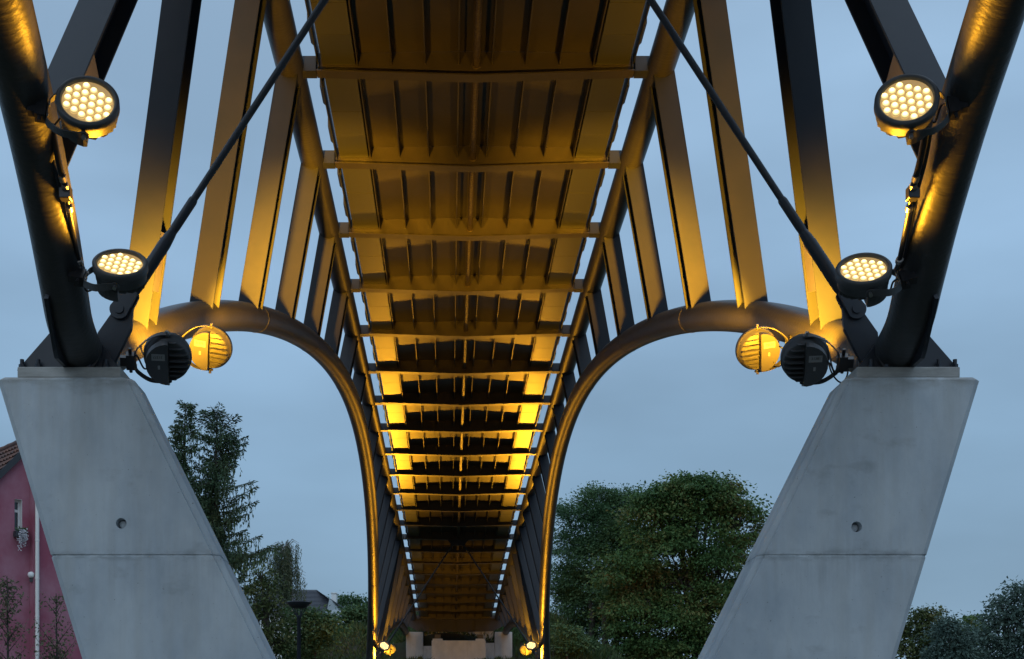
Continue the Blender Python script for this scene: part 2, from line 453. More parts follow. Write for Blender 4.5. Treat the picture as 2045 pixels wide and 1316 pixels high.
for k in range(K0, K1 + 1):
    D = D_of(k); z0 = CAMZ + deckZ(D) * U; z1 = CAMZ + deckZ(D + 1) * U
    o = bpy.data.objects.new('cross_beam', BEAM); o.location = (0, BAY * D - BAY * MID, z0); link(o, bridge)
    for s in (-1, 1):
        a = bpy.data.objects.new('beam_arm', ARM); a.rotation_euler = (0, 0, 0 if s > 0 else math.pi); link(a, o)
    if k == K1: continue
    dk = bpy.data.objects.new('deck_plate', DECKP)
    dk.location = (0, BAY * D - BAY * MID, z0); dk.rotation_euler = (math.atan2(z1 - z0, BAY), 0, 0); link(dk, bridge)
    def sub(name, me, loc, rz=0):
        q = bpy.data.objects.new(name, me); q.location = loc; q.rotation_euler = (0, 0, rz); link(q, dk); return q
    for i in (-2.5, -1.5, -0.5, 0.5, 1.5, 2.5): sub('rib', RIB, (i * 0.3175, 0, 0))
    for s in (-1, 1):
        sub('edge_channel', CHAN, (s * 1.112, 0, 0)); sub('fascia', FASC, (s * 1.478, 0, 0), 0)
        for T in (TRAY_A, TRAY_B, TRAY_C): sub('edge_panel', T, (s * 1.290, 0, 0))
        for yb in (0.45, 1.30):
            q = sub('rail_bracket', BRACK, (s * 1.486, yb + (0.34 if s < 0 else 0), 0), 0 if s > 0 else math.pi)
    sub('drain_pipe', DUCT, (0.008, 0, 0.022)); sub('pipe_collar', COLLAR, (0.008, BAY - 0.03, 0.022))

# -- supports: base plate, gussets, bolts, tie rods; built at the near pier, turned half a circle for the far one
def hexbolt(b, c, r=0.021):
    for k, (rr, z0, z1) in enumerate(((r, 0, 0.026), (r * 0.62, 0.0262, 0.058))):
        n = 6 if k == 0 else 10
        poly = [(rr * math.cos(2 * math.pi * i / n + .3), rr * math.sin(2 * math.pi * i / n + .3)) for i in range(n)]
        b.prism(poly, z0, z1, lambda a, q, d: c + Vector((a, q, d)))
TURN = Matrix.Translation((0, BAY * MID, 0)) @ Matrix.Rotation(math.pi, 4, 'Z') @ Matrix.Translation((0, -BAY * MID, 0))
def both(name, mb, m, parent=None, bevel=0):
    """same part at the near and at the far support"""
    o = obj(name, mb, m, bridge if parent is None else parent[0], bevel=bevel)
    me = o.data.copy(); me.transform(TURN)
    q = obj(name, me, None, bridge if parent is None else parent[1], bevel=bevel)
    return (o, q)
NY = BAY * NEAR
zb = at(0, 752, 4.09).z + 0.001; zt = zb + 0.066
def px(x, y, D=4.15):
    p = at(x, y, D); return (p.x, p.z)
for s in (-1, 1):
    def X(poly):  # surveyed on the left, mirrored to the right
        return [(-s * a, c) for a, c in poly]
    fn = lambda a, c, d: Vector((a, d, c))
    pl = both('base_plate', MB().box((min(s * 2.945, s * 2.30), NY - 0.20, zb), (max(s * 2.945, s * 2.30), NY + 0.12, zt)), M_PLATE, bevel=0.004)
    b = MB()
    both('gusset_plate', MB().prism(X([(px(36, 727)[0], zt), px(104, 664), px(122, 645), px(170, 645), px(188, 667), (px(243, 727)[0], zt)]), NY - 0.125, NY - 0.100, fn), M_STEEL, bevel=0.002)
    # fin in front of the leg
    zt_u = (zt - CAMZ) / U
    both('fin_plate', MB().prism([(4.14, zt_u), (4.015, zt_u), (3.985, zt_u + 40), (3.83, 3500), (3.84, 3560), (4.10, 3420)], -0.012, 0.012, lambda a, c, d: P(s, a, c) + Vector((d + s * 0.05, 0, 0))), M_STEEL)
    tg = both('tie_plate', MB().prism(X([(px(180, 727)[0], zt), px(188, 655), px(207, 628), px(226, 601), px(246, 590), px(259, 606), px(256, 648), px(216, 727)]), NY - 0.018, NY + 0.018, fn), M_STEEL, bevel=0.003)
    for xx, yy in ((50, -0.158), (82, -0.158), (183, -0.158), (215, -0.158), (50, 0.06), (82, 0.06), (183, 0.06), (215, 0.06)):
        bb = MB(); hexbolt(bb, Vector((-s * px(xx, 0)[0], NY + yy, zt)))
        both('anchor_bolt', bb, M_STEEL)
    # tie rod: fork, thick rod, turnbuckle, thin rod up to the deck bracket
    pin = Vector((-s * px(233, 610)[0], NY, px(233, 610)[1]))
    topn = Vector((s * 0.14, NY, CAMZ + deckZ(NEAR) * U - 0.19))
    dirv = topn - pin; Lr = dirv.length; dv = dirv.normalized()
    zl = lambda y: (at(0, y, 4.15).z - pin.z) / dv.z
    rod = both('tie_rod', MB().tube([pin + dv * zl(450), topn], 0.0225, 14), M_ROD)
    both('tie_sleeve', MB().tube([pin + dv * zl(578), pin + dv * zl(560), pin + dv * zl(475), pin + dv * zl(458), pin + dv * zl(447)], [0.034, 0.041, 0.040, 0.033, 0.026], 16), M_ROD, rod)
    both('turnbuckle', MB().tube([pin + dv * zl(452), pin + dv * zl(440), pin + dv * zl(388), pin + dv * zl(384)], [0.028, 0.031, 0.031, 0.027], 8), M_ROD, rod)
    side = Vector((dv.z, 0, -dv.x))
    bb = MB()
    for y0, y1 in ((-0.040, -0.0185), (0.0185, 0.040)):
        poly = [(0.062 * math.cos(t), 0.062 * math.sin(t)) for t in np.linspace(math.pi / 2 + .2, 1.5 * math.pi - .2, 12)] + [(0.14, -0.042), (0.155, -0.03), (0.155, 0.03), (0.14, 0.042)]
        bb.prism(poly, y0, y1, lambda a, c, d: pin + dv * a + side * c + Vector((0, d, 0)))
    fk = both('fork', bb, M_ROD, rod)
    both('fork_pin', MB().lathe([(0, 0), (0.030, 0), (0.030, 0.10), (0, 0.10)], 16, Matrix.Translation(pin + Vector((0, 0.05, 0))) @ Matrix.Rotation(math.pi / 2, 4, 'X'), False), M_ROD, rod)
# bracket at the deck where the two rods meet
zc = CAMZ + deckZ(NEAR) * U
both('tie_bracket', MB().prism([(-0.30, zc - 0.094), (0.30, zc - 0.094), (0.24, zc - 0.15), (0.19, zc - 0.26), (0.11, zc - 0.24), (-0.11, zc - 0.24), (-0.19, zc - 0.26), (-0.24, zc - 0.15)], NY - 0.03, NY + 0.03, lambda a, c, d: Vector((a, d, c))), M_STEEL)
# splice flanges on the arms at the far support
zf = CAMZ + deckZ(FAR) * U
for s in (-1, 1):
    b = MB()
    for xx in (1.545, 1.600): b.box((min(s * xx, s * (xx + 0.014)), BAY * FAR - 0.082, zf - 0.075), (max(s * xx, s * (xx + 0.014)), BAY * FAR + 0.082, zf + 0.092))
    obj('splice_flange', b, M_PLATE, bridge)
# end diaphragm at the abutment
ye = BAY * 27.25; ze = CAMZ + deckZ(27.2) * U
b = MB(); b.prism([(-2.02, ze + 0.1), (-2.06, ze - 0.30), (-1.55, ze - 0.56), (0, ze - 0.60), (1.55, ze - 0.56), (2.06, ze - 0.30), (2.02, ze + 0.1)], ye, ye + 0.03, lambda a, c, d: Vector((a, d, c)))
dia = obj('end_diaphragm', b, M_STEEL, bridge)
for xx in (-0.78, 0.02, 0.80): obj('stiffener', MB().box((xx - 0.008, ye - 0.10, ze - 0.55), (xx + 0.008, ye - 0.003, ze + 0.05)), M_STEEL, dia)

# ------------------------------------------------------------------ concrete piers
def face_xz(x, y): 
    p = at(x, y, 4.09); return p.x, p.z
def pier_mesh(s):
    yF, yB = BAY * 4.09, BAY * 4.09 + 0.34
    ztop = face_xz(0, 752)[1]
    xo, xi = -3.075, -2.222            # top corners (left pier)
    so, si = 0.303, 0.488              # outward / inward lean per metre of depth
    ch = 0.034
    zj = face_xz(0, 1109)[1]
    levels = [(ztop, -0.018), (ztop - 0.018, 0.0), (zj + 0.008, 0), (zj + 0.004, -0.0045), (zj - 0.004, -0.0045), (zj - 0.008, 0), (1.2, 0), (-0.4, 0)]
    rings = []
    for z, ins in levels:
        o = xo + so * (ztop - z) - ins; i = xi + si * (ztop - z) + ins
        if z > ztop - 0.05: o += 0.0
        dep = yB + 0.06 * (ztop - z)
        yf = yF - ins
        rings.append([(o + ch, yf, z), (i - ch - 0.010, yf, z), (i - ch - 0.006, yf + 0.018, z), (i - ch + 0.006, yf + 0.018, z), (i, yf + ch, z), (i - 0.001, yf + ch + 0.085, z), (i - 0.016, yf + ch + 0.092, z), (i - 0.001, yf + ch + 0.106, z), (i, dep - ch, z), (i - ch, dep, z), (o + ch, dep, z), (o, dep - ch, z), (o, yf + ch, z)])
    n = 13; v = [((-s * x), y, z) for r in rings for x, y, z in r]
    f = [(a * n + k, a * n + (k + 1) % n, (a + 1) * n + (k + 1) % n, (a + 1) * n + k) for a in range(len(rings) - 1) for k in range(n)]
    f += [tuple(range(n)), tuple((len(rings) - 1) * n + k for k in range(n))]
    me = MB().add(v, f).mesh('concrete_pier', M_CONC)
    # formwork tie hole cut into the front face
    hx, hz = face_xz(242, 1045); hx *= -s
    if s > 0: hx, hz = face_xz(1711, 1052)
    cut = MB().lathe([(0, 0.09), (0.030, 0.09), (0.034, -0.02), (0, -0.02)], 24, Matrix.Translation((hx, yF, hz)) @ Matrix.Rotation(-math.pi / 2, 4, 'X'), False).mesh('cut')
    o = bpy.data.objects.new('cut_body', me); q = bpy.data.objects.new('cut_tool', cut); C.objects.link(o); C.objects.link(q)
    md = o.modifiers.new('hole', 'BOOLEAN'); md.object = q; md.operation = 'DIFFERENCE'; md.solver = 'EXACT'
    bpy.context.view_layer.update()
    out = bpy.data.meshes.new_from_object(o.evaluated_get(bpy.context.evaluated_depsgraph_get()))
    bpy.data.objects.remove(o); bpy.data.objects.remove(q)
    out.name = 'concrete_pier'
    plug = MB().lathe([(0, 0.045), (0.021, 0.045), (0.024, 0.052), (0.024, 0.08)], 20, Matrix.Translation((hx, yF, hz)) @ Matrix.Rotation(-math.pi / 2, 4, 'X'))
    return out, plug
PG = 'leaning concrete piers under the footbridge'
for s, lab in ((-1, 'tall leaning grey concrete pier in front of the crimson house'), (1, 'tall leaning grey concrete pier right of the big chestnut tree')):
    me, plug = pier_mesh(s)
    base = Vector((s * 1.1, BAY * NEAR, 0))
    root = empty('concrete_pier', base, lab, 'pier', PG)
    obj('pier_shaft', me, M_CONC, root)
    obj('tie_plug', plug, M_CONC, root)
    # the far support, below the lower edge of the photograph: same shaft turned round
    far = me.copy(); far.transform(TURN)
    r2 = empty('concrete_pier', TURN @ base, 'far leaning concrete pier under the far end of the %s arch tube' % ('right' if s < 0 else 'left'), 'pier', PG)
    obj('pier_shaft', far, M_CONC, r2)

# ------------------------------------------------------------------ floodlights
RL = 0.155
def lamp_parts():
    parts = []
    b = MB().lathe([(0.126, -0.006), (0.129, 0.008), (0.136, 0.013), (0.150, 0.012), (0.1555, 0.006), (0.1555, -0.034), (0.150, -0.040), (0.146, -0.042), (0.143, -0.085), (0.128, -0.094), (0.0, -0.094)], 48)
    parts.append(('housing', b.mesh('housing', M_LAMP), ()))
    lens = []
    for ci, (n, off) in enumerate(((3, 0.25), (4, 0.25), (5, 0.25), (5, -0.25), (4, -0.25), (3, -0.25))):
        for j in range(n):
            lens.append(((ci - 2.5) * 0.0395, (j - (n - 1) / 2 + off) * 0.0455))
    b = MB(); prof = [(0.0195, 0.0), (0.0185, 0.006), (0.015, 0.011), (0.0095, 0.0145), (0.004, 0.016), (0.0, 0.0162)]
    b.lathe(prof, 14)
    lm = b.mesh('led_lens', M_LENS)
    at_ = lm.attributes.new('core', 'FLOAT', 'POINT')
    for i, vv in enumerate(lm.vertices): at_.data[i].value = max(0.0, min(1.0, 1.20 - vv.co.xy.length / 0.0150))
    refl = MB().lathe([(0.0, -0.012), (0.12, -0.012), (0.1262, -0.004)], 40).mesh('reflector', M_REFL)
    parts.append(('reflector', refl, [('led_lens', lm, Vector((x, y, -0.0105))) for x, y in lens]))
    fins = []
    for j in range(8):
        y = -0.126 + 0.036 * j
        xm = math.sqrt(max(0, 0.142 ** 2 - y * y))
        hh = 0.150 - 0.012 * abs(j - 3.5)
        fins.append(('fin', MB().prism([(0.012, -0.0942), (xm, -0.075), (xm - 0.006, -hh * 0.83), (max(0.03, xm * 0.75), -hh), (0.012, -hh)], y - 0.0028, y + 0.0028, lambda a, c, d: Vector((a, d, c))).mesh('fin', M_LAMP), Vector((0, 0, 0))))
    ang = np.linspace(math.pi * 0.53, math.pi * 1.47, 14)
    box = MB().prism([(0.004, -0.136), (0.004, 0.136)] + [(0.140 * math.cos(t), 0.140 * math.sin(t)) for t in ang], -0.158, -0.0942, lambda a, c, d: Vector((a, c, d)))
    parts.append(('driver_box', box.mesh('driver_box', M_LAMP), [('label_plate', MB().box((-0.100, 0.030, -0.1605), (-0.015, 0.074, -0.1581)).mesh('label_plate', M_LABEL), Vector()),
                                                                ('logo_plate', MB().box((-0.062, -0.030, -0.1600), (-0.048, -0.004, -0.1581)).mesh('logo_plate', M_LABEL), Vector())]))
    for f in fins: parts.append((f[0], f[1], ()))
    # yoke: flat bar round the back from pivot to pivot
    path = [(0.0, 0.163, -0.05), (-0.05, 0.163, -0.058), (-0.12, 0.140, -0.085), (-0.185, 0.085, -0.105), (-0.205, 0.045, -0.11), (-0.205, -0.045, -0.11), (-0.185, -0.085, -0.105), (-0.12, -0.140, -0.085), (-0.05, -0.163, -0.058), (0.0, -0.163, -0.05)]
    pts = catmull(path, 4); b = MB(); v = []
    for i, p in enumerate(pts):
        t = (pts[min(i + 1, len(pts) - 1)] - pts[max(i - 1, 0)]).normalized()
        w = Vector((0.25, 0, 1)); w = (w - w.dot(t) * t).normalized(); nn = t.cross(w)
        for aa, bb in ((-.02, -.003), (.02, -.003), (.02, .003), (-.02, .003)): v.append(p + w * aa + nn * bb)
    n = len(pts)
    b.add(v, [(i * 4 + k, i * 4 + (k + 1) % 4, (i + 1) * 4 + (k + 1) % 4, (i + 1) * 4 + k) for i in range(n - 1) for k in range(4)] + [(0, 1, 2, 3), tuple((n - 1) * 4 + k for k in range(4))])
    for sg in (-1, 1): b.lathe([(0, 0.004), (0.024, 0.004), (0.024, -0.004), (0, -0.004)], 16, Matrix.Translation((0.0, sg * 0.163, -0.05)) @ Matrix.Rotation(math.pi / 2, 4, 'X'), False)
    bolt = MB().lathe([(0, 0.016), (0.011, 0.016), (0.011, -0.02), (0, -0.02)], 8, Matrix.Rotation(math.pi / 2, 4, 'X'), False).mesh('pivot_bolt', M_ZINC)
    parts.append(('yoke', b.mesh('yoke', M_LAMP), [('pivot_bolt', bolt, Vector((0.0, sg * 0.169, -0.05))) for sg in (-1, 1)]))
    b = MB().box((-0.262, -0.05, -0.145), (-0.209, 0.05, -0.085)).box((-0.300, -0.03, -0.135), (-0.2625, 0.03, -0.095))
    b.tube([(-0.236, 0.05, -0.10), (-0.236, 0.085, -0.10)], 0.011, 8).tube([(-0.236, -0.05, -0.10), (-0.236, -0.08, -0.10)], 0.011, 8)
    bolt = MB().tube([(-0.205, 0, -0.10), (-0.195, 0, -0.10)], 0.009, 8).mesh('bracket_bolt', M_ZINC)
    parts.append(('mounting_bracket', b.mesh('mounting_bracket', M_CONDUIT), [('bracket_bolt', bolt, Vector((0, yy, 0))) for yy in (-0.034, 0.034)]))
    b = MB().tube(catmull([(-0.11, 0.03, -0.13), (-0.15, 0.02, -0.17), (-0.19, -0.06, -0.16), (-0.215, -0.03, -0.12)], 5), 0.006, 6)
    parts.append(('supply_cable', b.mesh('supply_cable', M_CABLE), ()))
    return parts
PARTS = lamp_parts()
SPOTS = []
def make_lamp(M, label, group, power, size, blend=1.0):
    root = empty('floodlight', None, label, 'floodlight', group, M=M)
    for name, me, subs in PARTS:
        o = bpy.data.objects.new(name, me); link(o, root)
        for sn, sm, loc in subs:
            q = bpy.data.objects.new(sn, sm); q.location = loc; link(q, o)
    l = bpy.data.lights.new('floodlight_beam', 'SPOT'); l.energy = power; l.spot_size = size; l.spot_blend = blend
    l.shadow_soft_size = 0.07; l.color = AMBER
    q = bpy.data.objects.new('floodlight_beam', l); q.location = (0, 0, 0.06); q.rotation_euler = (math.pi, 0, 0); link(q, root)
    return root
def frame(center, beam, mount):
    z = beam.normalized(); x = -(mount - mount.dot(z) * z).normalized(); y = z.cross(x)
    M = Matrix((x, y, z)).transposed().to_4x4(); M.translation = center; return M
CAMP = Vector((CAMX, 0, CAMZ))
def facing(p, ang, tilt):
    c = (CAMP - p).normalized(); up = Vector((0, 0, 1)); up = (up - up.dot(c) * c).normalized(); rt = up.cross(c).normalized()
    e = math.cos(R(tilt)) * up + math.sin(R(tilt)) * rt
    return math.cos(R(ang)) * c + math.sin(R(ang)) * e
GN = 'floodlights clamped to the tubes at the near piers'
GF = 'floodlights clamped to the tubes at the far piers'
T180 = TURN
def text_on(root, body, size, x, y, flip):
    cu = bpy.data.curves.new('serial_number', 'FONT'); cu.body = body; cu.size = size; cu.align_x = 'CENTER'; cu.align_y = 'CENTER'; cu.extrude = 0.0003
    o = bpy.data.objects.new('tmp', cu); C.objects.link(o); bpy.context.view_layer.update()
    me = bpy.data.meshes.new_from_object(o.evaluated_get(bpy.context.evaluated_depsgraph_get())); bpy.data.objects.remove(o)
    me.materials.clear(); me.materials.append(M_INK)
    dbx = [c for c in root.children if c.name.startswith('driver_box')][0]
    q = bpy.data.objects.new('serial_number', me); q.location = (x, y, -0.1612); q.rotation_euler = (math.pi, 0, 0 if not flip else math.pi)
    link(q, dbx)
near_defs = [
    # x, y, D, kind, label, glass angle / beam, tilt / serial, relative power, beam width
    (175, 203, 3.28, 'front', 'lit round floodlight facing us, upper one on the left leg tube', 43, -6, 75, 150),
    (240, 527, 3.74, 'front', 'lit round floodlight facing us, low on the left leg over the tie plate', 61, -5, 220, 160),
    (1811, 200, 3.28, 'front', 'lit round floodlight facing us, upper one on the right leg tube', 42, 8, 75, 150),
    (1725, 538, 3.74, 'front', 'lit round floodlight facing us, low on the right leg over the tie plate', 57, 4, 200, 160),
    (335, 708, 4.32, 'back', 'grey floodlight seen from behind with cooling fins, beside the left pier top', Vector((-0.20, 1, 0.92)), '31377', 1700, 82),
    (424, 692, 4.98, 'back', 'gold-lit floodlight seen from behind, hanging under the left arch tube', Vector((0.10, 1, 0.60)), '31378', 6000, 33),
    (1607, 711, 4.32, 'back', 'grey floodlight seen from behind with looping cables, beside the right pier top', Vector((0.20, 1, 0.92)), '31381', 1700, 82),
    (1509, 695, 4.98, 'back', 'gold-lit floodlight seen from behind, hanging under the right arch tube', Vector((-0.12, 1, 0.60)), '31382', 6000, 33),
]
far_labels = [
    'far grey floodlight on the outer tube of the far right support', 'far floodlight low on the outer tube, right support',
    'far grey floodlight on the outer tube of the far left support', 'far floodlight low on the outer tube, left support',
    'far lit floodlight just above the bottom edge, right support', 'far glaring white-hot floodlight at the foot of the right arch tube',
    'far lit floodlight just above the bottom edge, left support', 'far glaring white-hot floodlight at the foot of the left arch tube']
for i, (x, y, D, kind, lab, a, b_, pw, sz) in enumerate(near_defs):
    p = at(x, y, D); side = -1 if x < 898 else 1
    beam = facing(p, a, b_) if kind == 'front' else a
    mount = Vector((side, 0, 0.15 if kind == 'back' else 0.05))
    M = frame(p, beam, mount)
    r = make_lamp(M, lab, GN, LAMP_POWER * pw / 150, R(sz))
    if kind == 'back':
        flip = b_ in ('31378', '31381')
        text_on(r, b_, 0.024, -0.060, side * 0.055, flip == (side > 0))
        if side < 0:          # the label sits on the upper half on both sides
            for c in r.children_recursive:
                if c.name.startswith('label_plate'): c.location = (0, -0.104, 0)
                if c.name.startswith('logo_plate'): c.location = (0, 0.034, 0)
    if i < 4: pw, sz = pw * 3.0, 110       # the far outer lamps flood the struts beyond
    if i in (5, 7):      # the far pair is aimed flatter, along the deck edges
        M = frame(p, Vector((-side * 0.24, 1, 0.53)), mount); pw, sz = 2000, 48
    make_lamp(T180 @ M, far_labels[i], GF, LAMP_POWER * pw / 150 * (1.0 if kind == 'back' else 1.0), R(sz))

# conduits beside the legs
for s in (-1, 1):
    sx = (lambda x: x) if s < 0 else (lambda x: 1954 - x)
    lab = 'black cable conduit with clamps on the %s leg between its two floodlights' % ('left' if s < 0 else 'right')
    p0 = at(sx(104), 262, 3.34)
    root = empty('cable_conduit', p0, lab, 'conduit', 'cable conduits on the leg tubes')
    A = [at(sx(104), 252, 3.40), at(sx(116), 318, 3.46), at(sx(130), 372, 3.52)]
    B = [at(sx(131), 378, 3.53), at(sx(140), 430, 3.62), at(sx(158), 520, 3.78), at(sx(166), 540, 3.84)]
    obj('conduit_pipe', MB().tube(catmull(A, 6), 0.017, 12), M_CONDUIT, root)
    obj('conduit_pipe', MB().tube(catmull(B, 6), 0.014, 12), M_CONDUIT, root)
    obj('conduit_pipe', MB().tube(catmull([p + Vector((s * 0.035, 0.03, 0)) for p in A + B[1:]], 6), 0.012, 12), M_STEEL, root)
    for q, nq in ((A[-1], B[1]), (at(sx(138), 415, 3.59), B[2]), (B[2], B[3]), (at(sx(125), 356, 3.50), B[0])):
        d = (nq - q).normalized()
        obj('clamp', MB().tube([q - d * 0.016, q + d * 0.016], 0.021, 12), M_ZINC, root)
    q = at(sx(131), 386, 3.54)
    obj('clamp_block', MB().box(tuple(q - Vector((0.03, 0.03, 0.035))), tuple(q + Vector((0.03, 0.03, 0.035)))), M_CONDUIT, root, bevel=0.004)
# loose cables at the dark lamps
def cable(label, pts, r=0.0055):
    P_ = [at(*p) for p in pts]
    return props(obj('supply_lead', MB().tube(catmull(P_, 8), r, 6), M_CABLE), label, 'cable', 'supply leads of the floodlights')
cable('black supply lead hanging in a wide loop beside the right grey floodlight', [(1648, 690, 4.4), (1660, 742, 4.36), (1680, 764, 4.36), (1693, 745, 4.38), (1688, 715, 4.42), (1676, 694, 4.45)])
cable('black supply lead in a tight inner loop beside the right grey floodlight', [(1655, 700, 4.42), (1664, 738, 4.40), (1678, 742, 4.40), (1686, 726, 4.42), (1680, 700, 4.45)])
cable('thin black lead looping below the right gold-lit floodlight', [(1556, 680, 4.98), (1544, 712, 4.94), (1552, 732, 4.94), (1566, 722, 4.96), (1572, 690, 5.0)])
cable('thin black lead dangling beside the left grey floodlight', [(281, 690, 4.45), (284, 704, 4.42), (290, 710, 4.40), (296, 700, 4.38)])

# ------------------------------------------------------------------ abutment
M_ABUT = M_CONC
ab = empty('abutment', (0, 53.5, 5), 'pale concrete abutment block under the far end of the deck', 'abutment')
def zat(y, D): return at(0, y, D).z
D1 = 25.6
c0, c1 = at(862, 0, D1).x, at(970, 0, D1).x
obj('front_block', MB().box((c0, BAY * D1, 2.0), (c1, BAY * D1 + 0.7, zat(1279, D1))), M_ABUT, ab, bevel=0.01)
for x0, x1 in ((864, 884), (950, 969)):
    bp = obj('bearing_block', MB().box((at(x0, 0, D1).x, BAY * D1 + 0.08, zat(1279, D1) + 0.002), (at(x1, 0, D1).x, BAY * D1 + 0.55, zat(1275, D1))), M_ABUT, ab)
    obj('bearing', MB().box((at(x0 + 4, 0, D1).x, BAY * D1 + 0.2, zat(1275, D1) + 0.002), (at(x1 - 4, 0, D1).x, BAY * D1 + 0.45, zat(1266, D1))), M_ROD, bp)
D2 = 26.9
for x0, x1 in ((811, 845), (988, 1023)):
    b = MB().prism([(at(x0, 0, D2).x, 3.5), (at(x1, 0, D2).x, 3.5), (at(x1, 0, D2).x, zat(1262, D2)), (at(x0, 0, D2).x, zat(1262 if x0 < 900 else 1262, D2))], BAY * D2, BAY * D2 + 1.2, lambda a, c, d: Vector((a, d, c)))
    obj('wing_wall', b, M_ABUT, ab, bevel=0.01)
for x0, x1, yt in ((845.3, 868, 1290), (964, 987.7, 1284)):
    obj('side_wall', MB().prism([(at(x0, 0, D2).x, 3.5), (at(x1, 0, D2).x, 3.5), (at(x1, 0, D2).x, zat(yt, D2)), (at(x0, 0, D2).x, zat(yt, D2))], BAY * D2 + 0.004, BAY * D2 + 0.6, lambda a, c, d: Vector((a, d, c))), M_ABUT, ab)
obj('back_wall', MB().box((at(846, 0, D2).x, BAY * D2 + 0.9, 3.5), (at(987, 0, D2).x, BAY * D2 + 1.2, zat(1240, D2))), M_ABUT, ab)

# ------------------------------------------------------------------ foliage builders
def leaves(name, pos, axis, wid, mat_, parent):
    """pos, axis (length vector), wid (width vector): n x 3 arrays -> folded leaf quads"""
    n = len(pos)
    nrm = np.cross(axis, wid); nl = np.linalg.norm(nrm, axis=1, keepdims=True) + 1e-9
    lift = nrm / nl * np.linalg.norm(wid, axis=1, keepdims=True) * 0.35
    v = np.empty((n, 4, 3)); v[:, 0] = pos; v[:, 1] = pos + axis * 0.5 + wid + lift; v[:, 2] = pos + axis; v[:, 3] = pos + axis * 0.5 - wid + lift
    me = bpy.data.meshes.new(name)
    me.vertices.add(4 * n); me.vertices.foreach_set('co', v.reshape(-1).astype(np.float32))
    b = np.arange(n)[:, None] * 4
    tri = np.concatenate([b + np.array([0, 1, 2]), b + np.array([0, 2, 3])], axis=1).reshape(-1)
    me.loops.add(6 * n); me.loops.foreach_set('vertex_index', tri.astype(np.int32))
    me.polygons.add(2 * n); me.polygons.foreach_set('loop_start', (np.arange(2 * n) * 3).astype(np.int32))
    me.update(calc_edges=True); me.materials.append(mat_)
    o = bpy.data.objects.new(name, me); C.objects.link(o)
    if parent is not None:
        o.parent = parent; o.matrix_parent_inverse = world_of(parent).inverted()
    return o
def unit(v): return v / (np.linalg.norm(v, axis=1, keepdims=True) + 1e-9)
def clumps(centres, radii, per, flat=0.55, leaf=0.12, droop=0.35):
    n = len(centres); c = np.repeat(centres, per, axis=0); r = np.repeat(radii, per)[:, None]
    pos = c + rng.normal(size=(n * per, 3)) * r * np.array([0.5, 0.5, 0.5 * flat])
    out = pos - c; out[:, 2] *= 0.5
    ax = unit(out * 1.2 / r + rng.normal(size=pos.shape) * 0.55 + np.array([0, 0, -droop]))
    ln = leaf * rng.uniform(0.65, 1.3, (len(pos), 1))
    wd = unit(np.cross(ax, rng.normal(size=pos.shape) * 0.7 + np.array([0, 0, 1.0]))) * ln * 0.28
    return pos, ax * ln, wd
def tree(name, label, cat, D, trunk_px, lobes, leafmat, leaf=0.16, per=26, dens=1.0, clump=0.42, group=None, bark=None, flat=0.5, droop=0.35, limbs=True, depth=1.0, zbase=None, hollow=0.55):
    tx, ty = trunk_px
    top = at(tx, ty, D); h = ground_h(top.x, top.y) if zbase is None else zbase
    root = empty(name, (top.x, top.y, h), label, cat, group)
    cs, rs = [], []
    cen = []
    for lx, ly, lr in lobes:
        c = np.array(at(lx, ly, D)); r = lr * D * U
        c[1] += rng.uniform(-0.5, 0.5) * r * depth
        cen.append((c, r))
        m = max(4, int(dens * 10 * (r / clump) ** 2))
        d = unit(rng.normal(size=(m, 3)))
        d[:, 2] = np.where(d[:, 2] < -0.5, -d[:, 2], d[:, 2])
        rr = r * (hollow + (1.14 - hollow) * rng.uniform(0, 1, (m, 1)))
        cs.append(c + d * rr * np.array([1, depth, 0.92])); rs.append(clump * rng.uniform(0.45, 1.45, m))
    cs = np.concatenate(cs); rs = np.concatenate(rs)
    pos, ax, wd = clumps(cs, rs, per, flat, leaf, droop)
    leaves('crown', pos, ax, wd, leafmat, root)
    b = MB(); H = top.z - h
    r0 = max(0.05, H * 0.022)
    pts = [Vector((top.x + 0.10 * math.sin(t * 4 + D), top.y, h - 0.2 + (H + 0.2) * t)) for t in np.linspace(0, 1, 8)]
    b.tube(pts, [r0 * (1.15 - 0.75 * t) for t in np.linspace(0, 1, 8)], 10)
    if limbs:
        for c, r in cen:
            st = pts[random.randint(3, 6)]
            e = Vector(c) + Vector((0, 0, 0.5 * r)); md = (st + e) / 2 + Vector((0, 0, 0.25 * (e - st).length * 0.3))
            b.tube(catmull([st, md, e], 5), [r0 * (0.42 - 0.034 * i) for i in range(11)], 6)
            for _ in range(5):
                d = Vector(unit(rng.normal(size=(1, 3)))[0]); d.z = abs(d.z) * 0.7
                b.tube([md.lerp(e, 0.6), md.lerp(e, 0.8) + d * r * 0.5, Vector(c) + d * r * 0.95], [r0 * 0.16, r0 * 0.1, r0 * 0.03], 5)
    obj('trunk', b, bark or M_BARK, root)
    return root

L_CHEST = leaf_mat('chestnut leaves', [(0.039, 0.091, 0.031), (0.068, 0.146, 0.044), (0.117, 0.176, 0.052), (0.247, 0.169, 0.058)])
L_ROB = leaf_mat('robinia leaves', [(0.048, 0.114, 0.054), (0.084, 0.162, 0.070), (0.126, 0.204, 0.090)])
L_SPR = leaf_mat('spruce needles', [(0.032, 0.069, 0.037), (0.060, 0.109, 0.053), (0.103, 0.127, 0.057)], 0.08)
L_BIRCH = leaf_mat('birch leaves', [(0.074, 0.113, 0.070), (0.125, 0.155, 0.090), (0.187, 0.196, 0.104)])
L_BUSH = leaf_mat('bush leaves', [(0.045, 0.100, 0.042), (0.080, 0.150, 0.058), (0.140, 0.190, 0.080)])
L_YELL = leaf_mat('yellowing leaves', [(0.050, 0.085, 0.030), (0.095, 0.120, 0.040), (0.160, 0.135, 0.050)])
